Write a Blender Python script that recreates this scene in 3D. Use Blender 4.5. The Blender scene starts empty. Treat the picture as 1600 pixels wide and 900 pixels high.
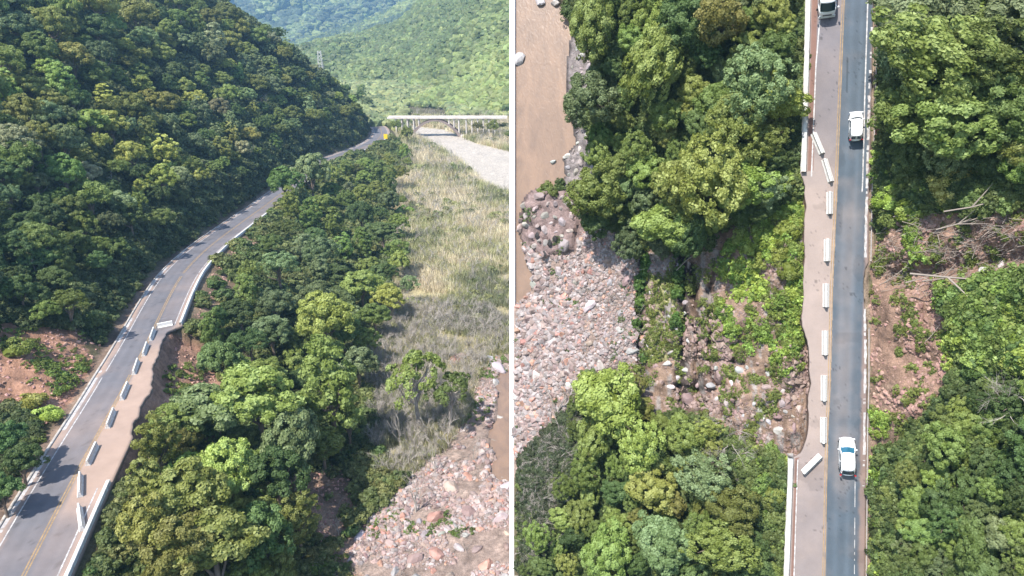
import bpy, bmesh, math, random
import numpy as np
from mathutils import Vector, Matrix, noise as mnoise

random.seed(7); rs = np.random.RandomState(7)
S = bpy.context.scene
COL = S.collection
# ------------------------------------------------------------------ camera, world, sun
F = 1100.0; CZ = 55.0; PITCH = math.radians(22)
cd = bpy.data.cameras.new('camera'); cam = bpy.data.objects.new('camera', cd); COL.objects.link(cam)
cam.location = (0, 0, CZ); cam.rotation_euler = (math.radians(90) - PITCH, 0, 0)
cd.sensor_width = 36; cd.lens = 36 * F / 1600; cd.clip_end = 20000; cd.clip_start = 0.5
S.camera = cam
SUN = Vector((-0.38, -0.42, 0.83)).normalized()
w = bpy.data.worlds.new('World'); S.world = w; w.use_nodes = True
nt = w.node_tree; bg = nt.nodes['Background']
sky = nt.nodes.new('ShaderNodeTexSky'); sky.sky_type = 'NISHITA'; sky.sun_disc = False
sky.sun_elevation = math.asin(SUN.z); sky.sun_rotation = math.atan2(SUN.x, SUN.y)
nt.links.new(sky.outputs[0], bg.inputs[0]); bg.inputs[1].default_value = 0.15
sl = bpy.data.lights.new('sun', 'SUN'); sl.energy = 4.7; sl.angle = math.radians(0.6); sl.color = (1, .95, .87)
so = bpy.data.objects.new('sun', sl); COL.objects.link(so); so.rotation_euler = SUN.to_track_quat('Z', 'Y').to_euler()
so.location = (-60, -30, 200)
S.view_settings.view_transform = 'Standard'; S.view_settings.look = 'None'
S.view_settings.exposure = 1.12; S.view_settings.gamma = 1

# ------------------------------------------------------------------ geometry of the two views
cp, sp = math.cos(PITCH), math.sin(PITCH)
FW = np.array([0, cp, -sp]); UP = np.array([0, sp, cp]); RT = np.array([1., 0, 0]); CAM = np.array([0, 0, CZ])
def ray(px, py):
    px = np.asarray(px, float); py = np.asarray(py, float)
    u = (px - 800) / F; v = (450 - py) / F
    return u[..., None] * RT + v[..., None] * UP + FW
def proj(P):
    d = np.asarray(P, float) - CAM; z = d @ FW
    return 800 + F * (d @ RT) / z, 450 - F * (d @ UP) / z, z
# frame of the steep tract that carries the road beside the river
RC = np.array([402 / F, 0, 0]) + FW; RC = RC / np.linalg.norm(RC)
D = 79.0; EN = -RC; EY = UP; EX = np.cross(EY, EN); ORG = CAM + RC * D
MR = Matrix(((EX[0], EY[0], EN[0], ORG[0]), (EX[1], EY[1], EN[1], ORG[1]), (EX[2], EY[2], EN[2], ORG[2]), (0, 0, 0, 1)))
def R(px, py, h=0.):
    d = ray(px, py); t = (D - np.asarray(h, float)) / (d @ RC); P = CAM + d * t[..., None] - ORG
    return np.stack([P @ EX, P @ EY, np.broadcast_to(np.asarray(h, float), t.shape)], -1)
def Rw(L):
    L = np.asarray(L, float); return ORG + L[..., 0:1] * EX + L[..., 1:2] * EY + L[..., 2:3] * EN
def Rproj(L):
    return proj(Rw(L))

# ------------------------------------------------------------------ numpy noise
_perm = np.random.RandomState(3).rand(512, 512)
def vn(x, y, s=1.0, seed=0):
    x = np.asarray(x, float) / s + seed * 17.3 + 1000; y = np.asarray(y, float) / s + seed * 5.7 + 1000
    xi = np.floor(x).astype(int); yi = np.floor(y).astype(int); fx = x - xi; fy = y - yi
    fx = fx * fx * (3 - 2 * fx); fy = fy * fy * (3 - 2 * fy)
    g = lambda a, b: _perm[a % 512, b % 512]
    return (g(xi, yi) * (1 - fx) + g(xi + 1, yi) * fx) * (1 - fy) + (g(xi, yi + 1) * (1 - fx) + g(xi + 1, yi + 1) * fx) * fy - .5
def fbm(x, y, s, seed=0, o=4):
    r = 0
    for k in range(o): r = r + vn(x, y, s / 2 ** k, seed + k) / 2 ** k
    return r
def sstep(a, b, x):
    t = np.clip((x - a) / (b - a), 0, 1); return t * t * (3 - 2 * t)
def inpoly(px, py, poly):
    px = np.asarray(px, float); py = np.asarray(py, float); c = np.zeros(px.shape, bool); n = len(poly)
    for i in range(n):
        x1, y1 = poly[i]; x2, y2 = poly[(i + 1) % n]
        if y1 == y2: continue
        k = ((y1 > py) != (y2 > py)) & (px < (x2 - x1) * (py - y1) / (y2 - y1) + x1); c ^= k
    return c

# ------------------------------------------------------------------ materials
def newmat(name):
    m = bpy.data.materials.new(name); m.use_nodes = True; n = m.node_tree; n.nodes.clear()
    out = n.nodes.new('ShaderNodeOutputMaterial'); return m, n, out
def nd(n, t, **k):
    a = n.nodes.new(t)
    for q, v in k.items():
        if q[0] == 'i': a.inputs[int(q[1:])].default_value = v
        else: setattr(a, q, v)
    return a
def plain(name, col, rough=.7, metal=0, vary=.25, scale=3., bump=.0, bscale=20., spec=.4, coat=0, dirt=None, dirt_amt=.5, dscale=1.5):
    m, n, out = newmat(name); L = n.links.new
    p = nd(n, 'ShaderNodeBsdfPrincipled'); L(p.outputs[0], out.inputs[0])
    p.inputs['Roughness'].default_value = rough; p.inputs['Metallic'].default_value = metal
    p.inputs['Specular IOR Level'].default_value = spec; p.inputs['Coat Weight'].default_value = coat
    tc = nd(n, 'ShaderNodeTexCoord'); no = nd(n, 'ShaderNodeTexNoise'); no.inputs['Scale'].default_value = scale; no.inputs['Detail'].default_value = 5
    L(tc.outputs['Object'], no.inputs['Vector'])
    mr = nd(n, 'ShaderNodeMapRange'); mr.inputs[1].default_value = .3; mr.inputs[2].default_value = .7; mr.inputs[3].default_value = 1 - vary; mr.inputs[4].default_value = 1 + vary
    L(no.outputs[0], mr.inputs[0])
    mx = nd(n, 'ShaderNodeMix', data_type='RGBA', blend_type='MULTIPLY'); mx.inputs[0].default_value = 1; mx.inputs[6].default_value = (*col, 1)
    L(mr.outputs[0], mx.inputs[7]); last = mx.outputs[2]
    if dirt:
        n2 = nd(n, 'ShaderNodeTexNoise'); n2.inputs['Scale'].default_value = dscale; n2.inputs['Detail'].default_value = 6; n2.inputs['Roughness'].default_value = .7
        L(tc.outputs['Object'], n2.inputs['Vector'])
        r2 = nd(n, 'ShaderNodeMapRange'); r2.inputs[1].default_value = .45; r2.inputs[2].default_value = .68; r2.inputs[4].default_value = dirt_amt; L(n2.outputs[0], r2.inputs[0])
        m2 = nd(n, 'ShaderNodeMix', data_type='RGBA'); L(r2.outputs[0], m2.inputs[0]); L(last, m2.inputs[6]); m2.inputs[7].default_value = (*dirt, 1); last = m2.outputs[2]
    L(last, p.inputs['Base Color'])
    if bump:
        nb = nd(n, 'ShaderNodeTexNoise'); nb.inputs['Scale'].default_value = bscale; nb.inputs['Detail'].default_value = 6; L(tc.outputs['Object'], nb.inputs['Vector'])
        b = nd(n, 'ShaderNodeBump'); b.inputs['Strength'].default_value = 1; b.inputs['Distance'].default_value = bump; L(nb.outputs[0], b.inputs['Height']); L(b.outputs[0], p.inputs['Normal'])
    return m
def colattr_mat(name, rough=.9, n1=1.2, n2=8., vary=.35, bump=.12, bscale=1.5, spec=.2):
    """ground: the mesh's own zone colour, broken up by fine noise and relief"""
    m, n, out = newmat(name); L = n.links.new
    p = nd(n, 'ShaderNodeBsdfPrincipled'); L(p.outputs[0], out.inputs[0]); p.inputs['Roughness'].default_value = rough; p.inputs['Specular IOR Level'].default_value = spec
    at = nd(n, 'ShaderNodeAttribute', attribute_name='col'); tc = nd(n, 'ShaderNodeTexCoord'); last = at.outputs['Color']
    for sc, vv in ((n1, vary), (n2, vary)):
        no = nd(n, 'ShaderNodeTexNoise'); no.inputs['Scale'].default_value = sc; no.inputs['Detail'].default_value = 5; no.inputs['Roughness'].default_value = .65
        L(tc.outputs['Object'], no.inputs['Vector'])
        mr = nd(n, 'ShaderNodeMapRange'); mr.inputs[1].default_value = .3; mr.inputs[2].default_value = .7; mr.inputs[3].default_value = 1 - vv; mr.inputs[4].default_value = 1 + vv
        L(no.outputs[0], mr.inputs[0]); mx = nd(n, 'ShaderNodeMix', data_type='RGBA', blend_type='MULTIPLY'); mx.inputs[0].default_value = 1
        L(last, mx.inputs[6]); L(mr.outputs[0], mx.inputs[7]); last = mx.outputs[2]
    L(last, p.inputs['Base Color'])
    nb = nd(n, 'ShaderNodeTexNoise'); nb.inputs['Scale'].default_value = bscale; nb.inputs['Detail'].default_value = 8; nb.inputs['Roughness'].default_value = .7; L(tc.outputs['Object'], nb.inputs['Vector'])
    b = nd(n, 'ShaderNodeBump'); b.inputs['Strength'].default_value = 1; b.inputs['Distance'].default_value = bump; L(nb.outputs[0], b.inputs['Height']); L(b.outputs[0], p.inputs['Normal'])
    return m
def leaf_mat(name, trans=.40, hue=True):
    """leaf colour = the plant's own colour, different from clump to clump and leaf to leaf"""
    m, n, out = newmat(name); L = n.links.new
    oi = nd(n, 'ShaderNodeObjectInfo'); at = nd(n, 'ShaderNodeAttribute', attribute_name='tint')
    hs = nd(n, 'ShaderNodeHueSaturation')
    a = nd(n, 'ShaderNodeMapRange'); a.inputs[3].default_value = .466; a.inputs[4].default_value = .498; L(oi.outputs['Random'], a.inputs[0]); L(a.outputs[0], hs.inputs['Hue'])
    c = nd(n, 'ShaderNodeMath', operation='MULTIPLY'); c.inputs[1].default_value = 7.31; L(oi.outputs['Random'], c.inputs[0])
    fr = nd(n, 'ShaderNodeMath', operation='FRACT'); L(c.outputs[0], fr.inputs[0])
    v = nd(n, 'ShaderNodeMapRange'); v.inputs[3].default_value = .72; v.inputs[4].default_value = 1.3; L(fr.outputs[0], v.inputs[0])
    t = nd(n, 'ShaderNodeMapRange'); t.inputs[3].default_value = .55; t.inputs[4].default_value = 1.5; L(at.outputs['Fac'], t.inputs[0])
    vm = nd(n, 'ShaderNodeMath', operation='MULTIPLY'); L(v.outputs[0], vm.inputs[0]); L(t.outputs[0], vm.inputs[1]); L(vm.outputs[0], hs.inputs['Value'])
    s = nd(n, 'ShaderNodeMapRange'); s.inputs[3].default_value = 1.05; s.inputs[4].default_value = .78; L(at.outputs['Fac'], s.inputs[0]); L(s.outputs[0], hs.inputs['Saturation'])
    ic = nd(n, 'ShaderNodeAttribute', attribute_name='icol', attribute_type='INSTANCER'); cm = nd(n, 'ShaderNodeMix', data_type='RGBA')
    L(ic.outputs['Alpha'], cm.inputs[0]); L(oi.outputs['Color'], cm.inputs[6]); L(ic.outputs['Color'], cm.inputs[7]); L(cm.outputs[2], hs.inputs['Color'])
    p = nd(n, 'ShaderNodeBsdfPrincipled'); p.inputs['Roughness'].default_value = .6; p.inputs['Specular IOR Level'].default_value = .28; L(hs.outputs[0], p.inputs['Base Color'])
    tr = nd(n, 'ShaderNodeBsdfTranslucent'); L(hs.outputs[0], tr.inputs[0])
    mx = nd(n, 'ShaderNodeMixShader'); mx.inputs[0].default_value = trans; L(p.outputs[0], mx.inputs[1]); L(tr.outputs[0], mx.inputs[2]); L(mx.outputs[0], out.inputs[0])
    return m
M = {}
M['leaf'] = leaf_mat('leaf'); M['leaf_far'] = leaf_mat('leaf_far', 0.0)
M['straw'] = leaf_mat('straw_blades', .25)
M['bark'] = plain('bark', (.17, .13, .10), .9, vary=.4, scale=3)
M['bark_pale'] = plain('bark_pale', (.33, .295, .26), .9, vary=.3, scale=2)
M['ground'] = colattr_mat('ground_soil', bump=.35, bscale=.9)
M['roadm'] = colattr_mat('asphalt', rough=.82, n1=.35, n2=12., vary=.11, bump=.01, bscale=12, spec=.35)
M['rock'] = leaf_mat('river_stone', 0.0)
M['whitewall'] = plain('painted_concrete', (.56, .55, .53), .8, vary=.12, scale=1.2, bump=.01, bscale=8, dirt=(.22, .17, .13), dirt_amt=.55, dscale=1.1)
M['barrier'] = plain('barrier_concrete', (.60, .59, .57), .8, vary=.14, scale=2, bump=.008, bscale=9, dirt=(.24, .19, .15), dirt_amt=.6, dscale=2.2)
M['concrete'] = plain('raw_concrete', (.36, .33, .30), .9, vary=.25, scale=1.2, bump=.02, bscale=6, dirt=(.16, .12, .10), dirt_amt=.6)
M['line_white'] = plain('line_white', (.42, .41, .41), .8, vary=.3, scale=2.5, dirt=(.13, .11, .10), dirt_amt=.85, dscale=1.6)
M['line_yellow'] = plain('line_yellow', (.27, .18, .09), .8, vary=.3, scale=2.5, dirt=(.16, .12, .09), dirt_amt=.9, dscale=1.2)
M['carpaint'] = plain('white_car_paint', (.82, .83, .84), .25, vary=.02, spec=.5, coat=.6)
M['glass'] = plain('dark_glass', (.015, .03, .04), .07, vary=.1, spec=.8)
M['glassblue'] = plain('windscreen_glass', (.02, .09, .14), .06, vary=.25, scale=1.5, spec=.9)
M['black'] = plain('black_plastic', (.02, .02, .02), .5, vary=.1)
M['tyre'] = plain('tyre_rubber', (.02, .02, .02), .9, vary=.1)
M['rim'] = plain('steel_rim', (.45, .45, .46), .35, metal=.8, vary=.1)
M['red'] = plain('red_lens', (.35, .02, .02), .2, vary=.05)
M['lens'] = plain('clear_lens', (.7, .72, .74), .15, vary=.05)
M['yellow'] = plain('yellow_paint', (.85, .55, .02), .5, vary=.05)
M['steel'] = plain('galvanised_steel', (.55, .55, .52), .6, vary=.15)
M['bridge'] = plain('bridge_concrete', (.60, .55, .50), .9, vary=.15, scale=.3, dirt=(.3, .22, .18), dirt_amt=.4, dscale=.2)
M['bridge_dark'] = plain('dark_arch_concrete', (.24, .19, .17), .9, vary=.25, scale=.3)  # arch toned darker than the deck and columns
M['twig'] = plain('dead_twig', (.25, .21, .18), .9, vary=.3, scale=2)
M['redtwig'] = plain('brown_root', (.26, .14, .09), .9, vary=.3, scale=2)
def water_mat(name, col, rough=.4):
    m, n, out = newmat(name); L = n.links.new
    p = nd(n, 'ShaderNodeBsdfPrincipled'); L(p.outputs[0], out.inputs[0]); p.inputs['Roughness'].default_value = rough; p.inputs['Specular IOR Level'].default_value = .35
    tc = nd(n, 'ShaderNodeTexCoord'); mp = nd(n, 'ShaderNodeMapping'); mp.inputs['Scale'].default_value = (1.4, .55, 1); L(tc.outputs['Object'], mp.inputs[0])
    no = nd(n, 'ShaderNodeTexNoise'); no.inputs['Scale'].default_value = .35; no.inputs['Detail'].default_value = 7; no.inputs['Distortion'].default_value = 1.2; L(mp.outputs[0], no.inputs['Vector'])
    cr = nd(n, 'ShaderNodeValToRGB'); cr.color_ramp.elements[0].position = .3; cr.color_ramp.elements[1].position = .72
    cr.color_ramp.elements[0].color = (col[0] * .82, col[1] * .85, col[2] * .95, 1); cr.color_ramp.elements[1].color = (col[0] * 1.2, col[1] * 1.2, col[2] * 1.25, 1)
    L(no.outputs[0], cr.inputs[0]); L(cr.outputs[0], p.inputs['Base Color'])
    n2 = nd(n, 'ShaderNodeTexNoise'); n2.inputs['Scale'].default_value = 2.2; n2.inputs['Detail'].default_value = 5; n2.inputs['Distortion'].default_value = 1.0; L(mp.outputs[0], n2.inputs['Vector'])
    b = nd(n, 'ShaderNodeBump'); b.inputs['Distance'].default_value = .035; L(n2.outputs[0], b.inputs['Height']); L(b.outputs[0], p.inputs['Normal'])
    return m
M['gutterm'] = plain('worn_white_gutter', (.38, .37, .37), .85, vary=.25, scale=1.5, dirt=(.24, .18, .15), dirt_amt=.9, dscale=2.2)
M['water'] = water_mat('muddy_water', (.20, .13, .085))

# ------------------------------------------------------------------ object helpers
def link(name, me, mat=None, parent=None, Mx=None):
    o = bpy.data.objects.new(name, me); COL.objects.link(o)
    if mat is not None and me is not None and not me.materials: me.materials.append(mat)
    if parent is not None: o.parent = parent
    if Mx is not None: o.matrix_world = Mx
    return o
def tag(o, label=None, cat=None, group=None, kind=None):
    if label: o['label'] = label
    if cat: o['category'] = cat
    if group: o['group'] = group
    if kind: o['kind'] = kind
    return o
def empty(name, Mx=None):
    o = bpy.data.objects.new(name, None); COL.objects.link(o); o.empty_display_size = .3
    if Mx is not None: o.matrix_world = Mx
    return o
def mesh_np(name, V, Fq, tint=None, col=None, smooth=False):
    me = bpy.data.meshes.new(name); V = np.asarray(V, np.float32); Fq = np.asarray(Fq, np.int32)
    k = Fq.shape[1]; me.vertices.add(len(V)); me.vertices.foreach_set('co', V.ravel())
    me.loops.add(Fq.size); me.loops.foreach_set('vertex_index', Fq.ravel())
    me.polygons.add(len(Fq)); me.polygons.foreach_set('loop_start', np.arange(0, Fq.size, k, dtype=np.int32))
    if smooth: me.polygons.foreach_set('use_smooth', np.ones(len(Fq), bool))
    if tint is not None:
        a = me.attributes.new('tint', 'FLOAT', 'POINT'); a.data.foreach_set('value', np.asarray(tint, np.float32))
    if col is not None:
        a = me.attributes.new('col', 'FLOAT_COLOR', 'POINT'); c4 = np.ones((len(V), 4), np.float32); c4[:, :3] = col; a.data.foreach_set('color', c4.ravel())
    me.update(calc_edges=True); me.validate(); return me
def grid_faces(nr, nc, keep=None):
    i = np.arange(nr - 1)[:, None] * nc + np.arange(nc - 1)[None]; q = np.stack([i, i + 1, i + nc + 1, i + nc], -1).reshape(-1, 4)
    return q if keep is None else q[keep.ravel()]
def bm_mesh(name, bm, smooth=False):
    me = bpy.data.meshes.new(name); bmesh.ops.recalc_face_normals(bm, faces=bm.faces)
    if smooth:
        for f in bm.faces: f.smooth = True
    bm.to_mesh(me); bm.free(); return me
def bx(bm, x0, x1, y0, y1, z0, z1, M4=None, bev=0):
    v = [bm.verts.new((x, y, z)) for z in (z0, z1) for x, y in ((x0, y0), (x1, y0), (x1, y1), (x0, y1))]
    if M4 is not None:
        for a in v: a.co = M4 @ a.co
    fs = [bm.faces.new([v[i] for i in q]) for q in ((3, 2, 1, 0), (4, 5, 6, 7), (0, 1, 5, 4), (1, 2, 6, 5), (2, 3, 7, 6), (3, 0, 4, 7))]
    if bev:
        es = list({e for f in fs for e in f.edges}); bmesh.ops.bevel(bm, geom=es, offset=bev, segments=2, affect='EDGES')
def tube(V, Fc, pts, rad, n=6):
    """append a tapered tube to lists"""
    base = len(V); pts = [Vector(p) for p in pts]
    for i, p in enumerate(pts):
        d = (pts[min(i + 1, len(pts) - 1)] - pts[max(i - 1, 0)]).normalized()
        a = d.orthogonal().normalized(); b = d.cross(a)
        for k in range(n):
            t = 2 * math.pi * k / n; V.append(tuple(p + (a * math.cos(t) + b * math.sin(t)) * rad[i]))
    for i in range(len(pts) - 1):
        for k in range(n):
            k2 = (k + 1) % n; Fc.append((base + i * n + k, base + i * n + k2, base + (i + 1) * n + k2, base + (i + 1) * n + k))

# ------------------------------------------------------------------ plant prototypes (unit crown radius)
def leaves_mesh(name, seed, ncl, per, shape, cr, leaf, zmin=-.35, cz=2.0, core=.36, droop=0., top=None, lean=.55):
    r = np.random.RandomState(seed); V = []; Q = []; T = []
    cs = []
    while len(cs) < ncl:
        d = r.normal(size=3); d /= np.linalg.norm(d)
        if d[2] < zmin: continue
        rad = r.uniform(.62, .98) if r.rand() < .85 else r.uniform(.2, .5)
        rad *= 1 + .22 * math.sin(3 * math.atan2(d[1], d[0]) + seed) * (1 - abs(d[2]))
        c = d * rad * np.array(shape)
        cs.append(c)
    cs = np.array(cs); crs = r.uniform(cr[0], cr[1], ncl); ct = r.rand(ncl)
    n = ncl * per; ci = np.repeat(np.arange(ncl), per)
    d = r.normal(size=(n, 3)); out = cs[ci] / (np.linalg.norm(cs[ci], axis=1, keepdims=True) + 1e-6)
    d = d / np.linalg.norm(d, axis=1, keepdims=True) + out * .75 + np.array([0, 0, .35]); d /= np.linalg.norm(d, axis=1, keepdims=True)
    sq = np.array([1, 1, .75])
    P = cs[ci] + d * sq * (crs[ci] * r.uniform(.62, 1.1, n))[:, None]; P[:, 2] -= droop * (np.hypot(P[:, 0], P[:, 1])) ** 2
    N = d + r.normal(size=(n, 3)) * lean * .75; N /= np.linalg.norm(N, axis=1, keepdims=True)
    A = np.cross(N, r.normal(size=(n, 3))); A /= np.linalg.norm(A, axis=1, keepdims=True); B = np.cross(N, A)
    s = leaf * r.uniform(.6, 1.3, n)[:, None]; e = r.uniform(.5, .95, n)[:, None]
    V = np.stack([P - A * s, P - B * s * e + N * s * .15, P + A * s, P + B * s * e + N * s * .15], 1).reshape(-1, 3)
    Q = np.arange(4 * n).reshape(-1, 4); T = np.repeat(np.clip(ct[ci] * .6 + r.rand(n) * .4, 0, 1), 4)
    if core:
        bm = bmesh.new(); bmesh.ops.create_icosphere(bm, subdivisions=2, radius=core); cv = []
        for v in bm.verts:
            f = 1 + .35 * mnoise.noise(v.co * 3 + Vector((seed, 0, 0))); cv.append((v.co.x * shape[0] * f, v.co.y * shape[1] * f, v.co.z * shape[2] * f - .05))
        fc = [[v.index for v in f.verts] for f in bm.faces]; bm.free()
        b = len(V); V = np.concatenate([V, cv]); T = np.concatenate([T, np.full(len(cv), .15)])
        fc = np.array([[a + b, c2 + b, d2 + b, d2 + b] for a, c2, d2 in fc])
        me_f = [list(q) for q in Q] + [[q[0], q[1], q[2]] for q in fc]
    else: me_f = [list(q) for q in Q]
    V = np.array(V); V[:, 2] += cz
    me = bpy.data.meshes.new(name); me.from_pydata(V.tolist(), [], me_f)
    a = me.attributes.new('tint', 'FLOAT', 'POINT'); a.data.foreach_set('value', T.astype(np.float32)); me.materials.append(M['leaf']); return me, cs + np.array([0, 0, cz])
def trunk_mesh(name, seed, cs, cz=2.0, r0=.085, n=7, mat='bark', reach=.8, nl=7):
    r = random.Random(seed); V = []; Fc = []
    top = Vector((r.uniform(-.12, .12), r.uniform(-.12, .12), cz - .25))
    tube(V, Fc, [(0, 0, -.35), (0, 0, .02), (top.x * .3, top.y * .3, cz * .4), top], [r0 * 1.5, r0 * 1.15, r0 * .85, r0 * .6], n)
    idx = list(range(len(cs))); r.shuffle(idx)
    for i in idx[:nl]:
        c = Vector(cs[i]); s = Vector((top.x * .5, top.y * .5, cz * r.uniform(.4, .8))); e = s + (c - s) * reach; mid = (s + e) / 2 + Vector((r.uniform(-.08, .08), r.uniform(-.08, .08), -.06))
        tube(V, Fc, [s, mid, e], [r0 * .5, r0 * .32, r0 * .12], 5)
    me = bpy.data.meshes.new(name); me.from_pydata([tuple(v) for v in V], [], Fc); me.materials.append(M[mat])
    for p in me.polygons: p.use_smooth = True
    return me
PROTO = {}
def mk(kind, seeds, **k):
    lst = []
    tk = dict(nl=k.pop('nl', 7), reach=k.pop('reach', .8), mat=k.pop('tmat', 'bark'), r0=k.pop('r0', .085))
    for s in seeds:
        me, cs = leaves_mesh('crown_' + kind, s, **k); lst.append((me, trunk_mesh('trunk_' + kind, s, cs, k.get('cz', 2.0), **tk)))
    PROTO[kind] = lst
mk('round', (1, 2, 3, 4, 5), ncl=105, per=120, shape=(1, 1, .85), cr=(.13, .25), leaf=0.045)
mk('feather', (11, 12, 13), ncl=130, per=70, shape=(1.02, .98, .7), cr=(.09, .18), leaf=0.036, lean=.8)
mk('broad', (21, 22, 23), ncl=84, per=140, shape=(1.05, .95, .75), cr=(.17, .30), leaf=0.052)
mk('umbrella', (31, 32), ncl=50, per=75, shape=(1.1, 1.1, .28), cr=(.12, .2), leaf=0.045, zmin=-.1, core=0, droop=.12, nl=16, reach=.97, tmat='bark_pale', r0=.07)
mk('tall', (41, 42, 43), ncl=95, per=85, shape=(.8, .8, 1.35), cr=(.12, .24), leaf=0.046, zmin=-.8)
mk('shrub', (51, 52, 53), ncl=22, per=100, shape=(1, 1, .55), cr=(.22, .4), leaf=.07, cz=.35, zmin=-.2, core=.6, r0=.05, nl=5)
def dead_mesh(seed, depth=5, spread=.6):
    r = random.Random(seed); V = []; Fc = []
    def br(p, d, l, rad, k):
        m = p + d * l * .5 + Vector((r.uniform(-1, 1), r.uniform(-1, 1), r.uniform(-1, 1))) * l * .06; e = p + d * l
        tube(V, Fc, [p, m, e], [rad, rad * .8, rad * .55], 5 if k > 2 else 3)
        if k == 0: return
        for _ in range(r.choice((2, 3, 3))):
            nd_ = (d + Vector((r.uniform(-1, 1), r.uniform(-1, 1), r.uniform(-.5, .8))) * spread).normalized()
            br(e if r.random() < .6 else m, nd_, l * r.uniform(.6, .8), rad * .55, k - 1)
    br(Vector((0, 0, -.2)), Vector((0, 0, 1)), 1.0, .05, depth)
    me = bpy.data.meshes.new('bare_branches'); me.from_pydata([tuple(v) for v in V], [], Fc); me.materials.append(M['bark_pale']); return me
DEAD = [dead_mesh(s) for s in (3, 5, 8)]
# scatter sources
def tuft(seed, n, h, spread, wdt, bend, name):
    r = np.random.RandomState(seed); V = []; Fc = []; T = []
    for i in range(n):
        a = r.rand() * 6.283; p = r.normal(size=2) * spread * .5; b = np.array([math.cos(a), math.sin(a)]); H = h * r.uniform(.5, 1.15); q = r.rand() * 6.283
        sd = np.array([math.cos(q), math.sin(q)]) * wdt * r.uniform(.5, 1.2); t = r.rand(); o = len(V)
        for k, f in enumerate((0, .5, 1)):
            c = p + b * bend * H * f * f; wd = (1, .8, .12)[k]
            V.append((c[0] - sd[0] * wd, c[1] - sd[1] * wd, H * f - .05)); V.append((c[0] + sd[0] * wd, c[1] + sd[1] * wd, H * f - .05)); T += [t, t]
        Fc += [(o, o + 1, o + 3, o + 2), (o + 2, o + 3, o + 5, o + 4)]
    me = bpy.data.meshes.new(name); me.from_pydata(V, [], Fc); a = me.attributes.new('tint', 'FLOAT', 'POINT'); a.data.foreach_set('value', np.array(T, np.float32)); me.materials.append(M['straw']); return me
def rock_mesh(seed, sub=2, flat=.7):
    bm = bmesh.new(); bmesh.ops.create_icosphere(bm, subdivisions=sub, radius=1); r = random.Random(seed)
    cuts = [(Vector((r.uniform(-1, 1), r.uniform(-1, 1), r.uniform(-.6, 1))).normalized(), r.uniform(.5, .85)) for _ in range(9)]
    for v in bm.verts:
        p = v.co.copy()
        for nn, dd in cuts:
            k = p.dot(nn)
            if k > dd: p -= nn * (k - dd)
        p *= 1 + .07 * mnoise.noise(p * 3 + Vector((seed, 0, 0))); v.co = Vector((p.x * 1.15, p.y * .9, p.z * flat))
    me = bm_mesh('stone', bm); a = me.attributes.new('tint', 'FLOAT', 'POINT')
    a.data.foreach_set('value', np.array([.5 + .5 * mnoise.noise(v.co * 2.3 + Vector((0, seed, 0))) for v in me.vertices], np.float32)); me.materials.append(M['rock']); return me
def far_crown(seed, sub=2, amp=.45):
    bm = bmesh.new(); bmesh.ops.create_icosphere(bm, subdivisions=sub, radius=1); T = []
    for v in bm.verts:
        k = mnoise.noise(v.co * 2.2 + Vector((seed * 3.1, 0, 0))) * amp + mnoise.noise(v.co * 5 + Vector((0, seed, 0))) * amp * .6
        v.co = v.co * (1 + k); v.co.z = v.co.z * .8 + .5; T.append(max(0, min(1, .5 + k * 1.3)))
    me = bm_mesh('far_crown', bm); a = me.attributes.new('tint', 'FLOAT', 'POINT'); a.data.foreach_set('value', np.array(T, np.float32)); me.materials.append(M['leaf_far']); return me
def src(me):
    return bpy.data.objects.new('source_' + me.name, me)
def stick_mesh(seed, l=1.0, r0=.02, k=3):
    r = random.Random(seed); V = []; Fc = []
    p = Vector((-l / 2, 0, .03)); pts = [p]; 
    for i in range(4): p = p + Vector((l / 4, r.uniform(-.03, .03) * l, r.uniform(-.01, .02) * l)); pts.append(p)
    tube(V, Fc, pts, [r0 * .55, r0 * .5, r0 * .42, r0 * .3, r0 * .1], 5)
    for i in range(k):
        q = pts[r.choice((1, 2, 3))]; e = q + Vector((r.uniform(.1, .35) * l, r.uniform(-.3, .3) * l, r.uniform(0, .12) * l)); tube(V, Fc, [q, (q + e) / 2 + Vector((0, 0, .02)), e], [r0 * .5, r0 * .35, r0 * .1], 4)
    me = bpy.data.meshes.new('log'); me.from_pydata([tuple(v) for v in V], [], Fc); me.materials.append(M['twig']); return me
ROCKS = [rock_mesh(s) for s in (1, 2, 3, 4, 5)]; ROCKS_LO = [rock_mesh(s, 1) for s in (11, 12, 13)]
REED = [tuft(s, 26, 1.0, .8, .028, .25, 'reed_tuft') for s in (1, 2, 3)]
GRASS = [tuft(s, 22, .5, .5, .03, .6, 'grass_tuft') for s in (6, 7)]
COVER = [leaves_mesh('cover_clump', s, ncl=9, per=16, shape=(1, 1, .3), cr=(.25, .5), leaf=.17, cz=.15, core=0, zmin=0)[0] for s in (61, 62, 63)]
BUSHLO = [leaves_mesh('bush_clump', s, ncl=14, per=30, shape=(1, 1, .7), cr=(.3, .45), leaf=.15, cz=.5, core=.7, zmin=-.1)[0] for s in (71, 72, 73)]
FARC = [far_crown(s) for s in (1, 2, 3)]
TWIG = [dead_mesh(s, 4, .8) for s in (21, 22)]
STICK = [stick_mesh(s) for s in (1, 2, 3, 4)]

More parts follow.
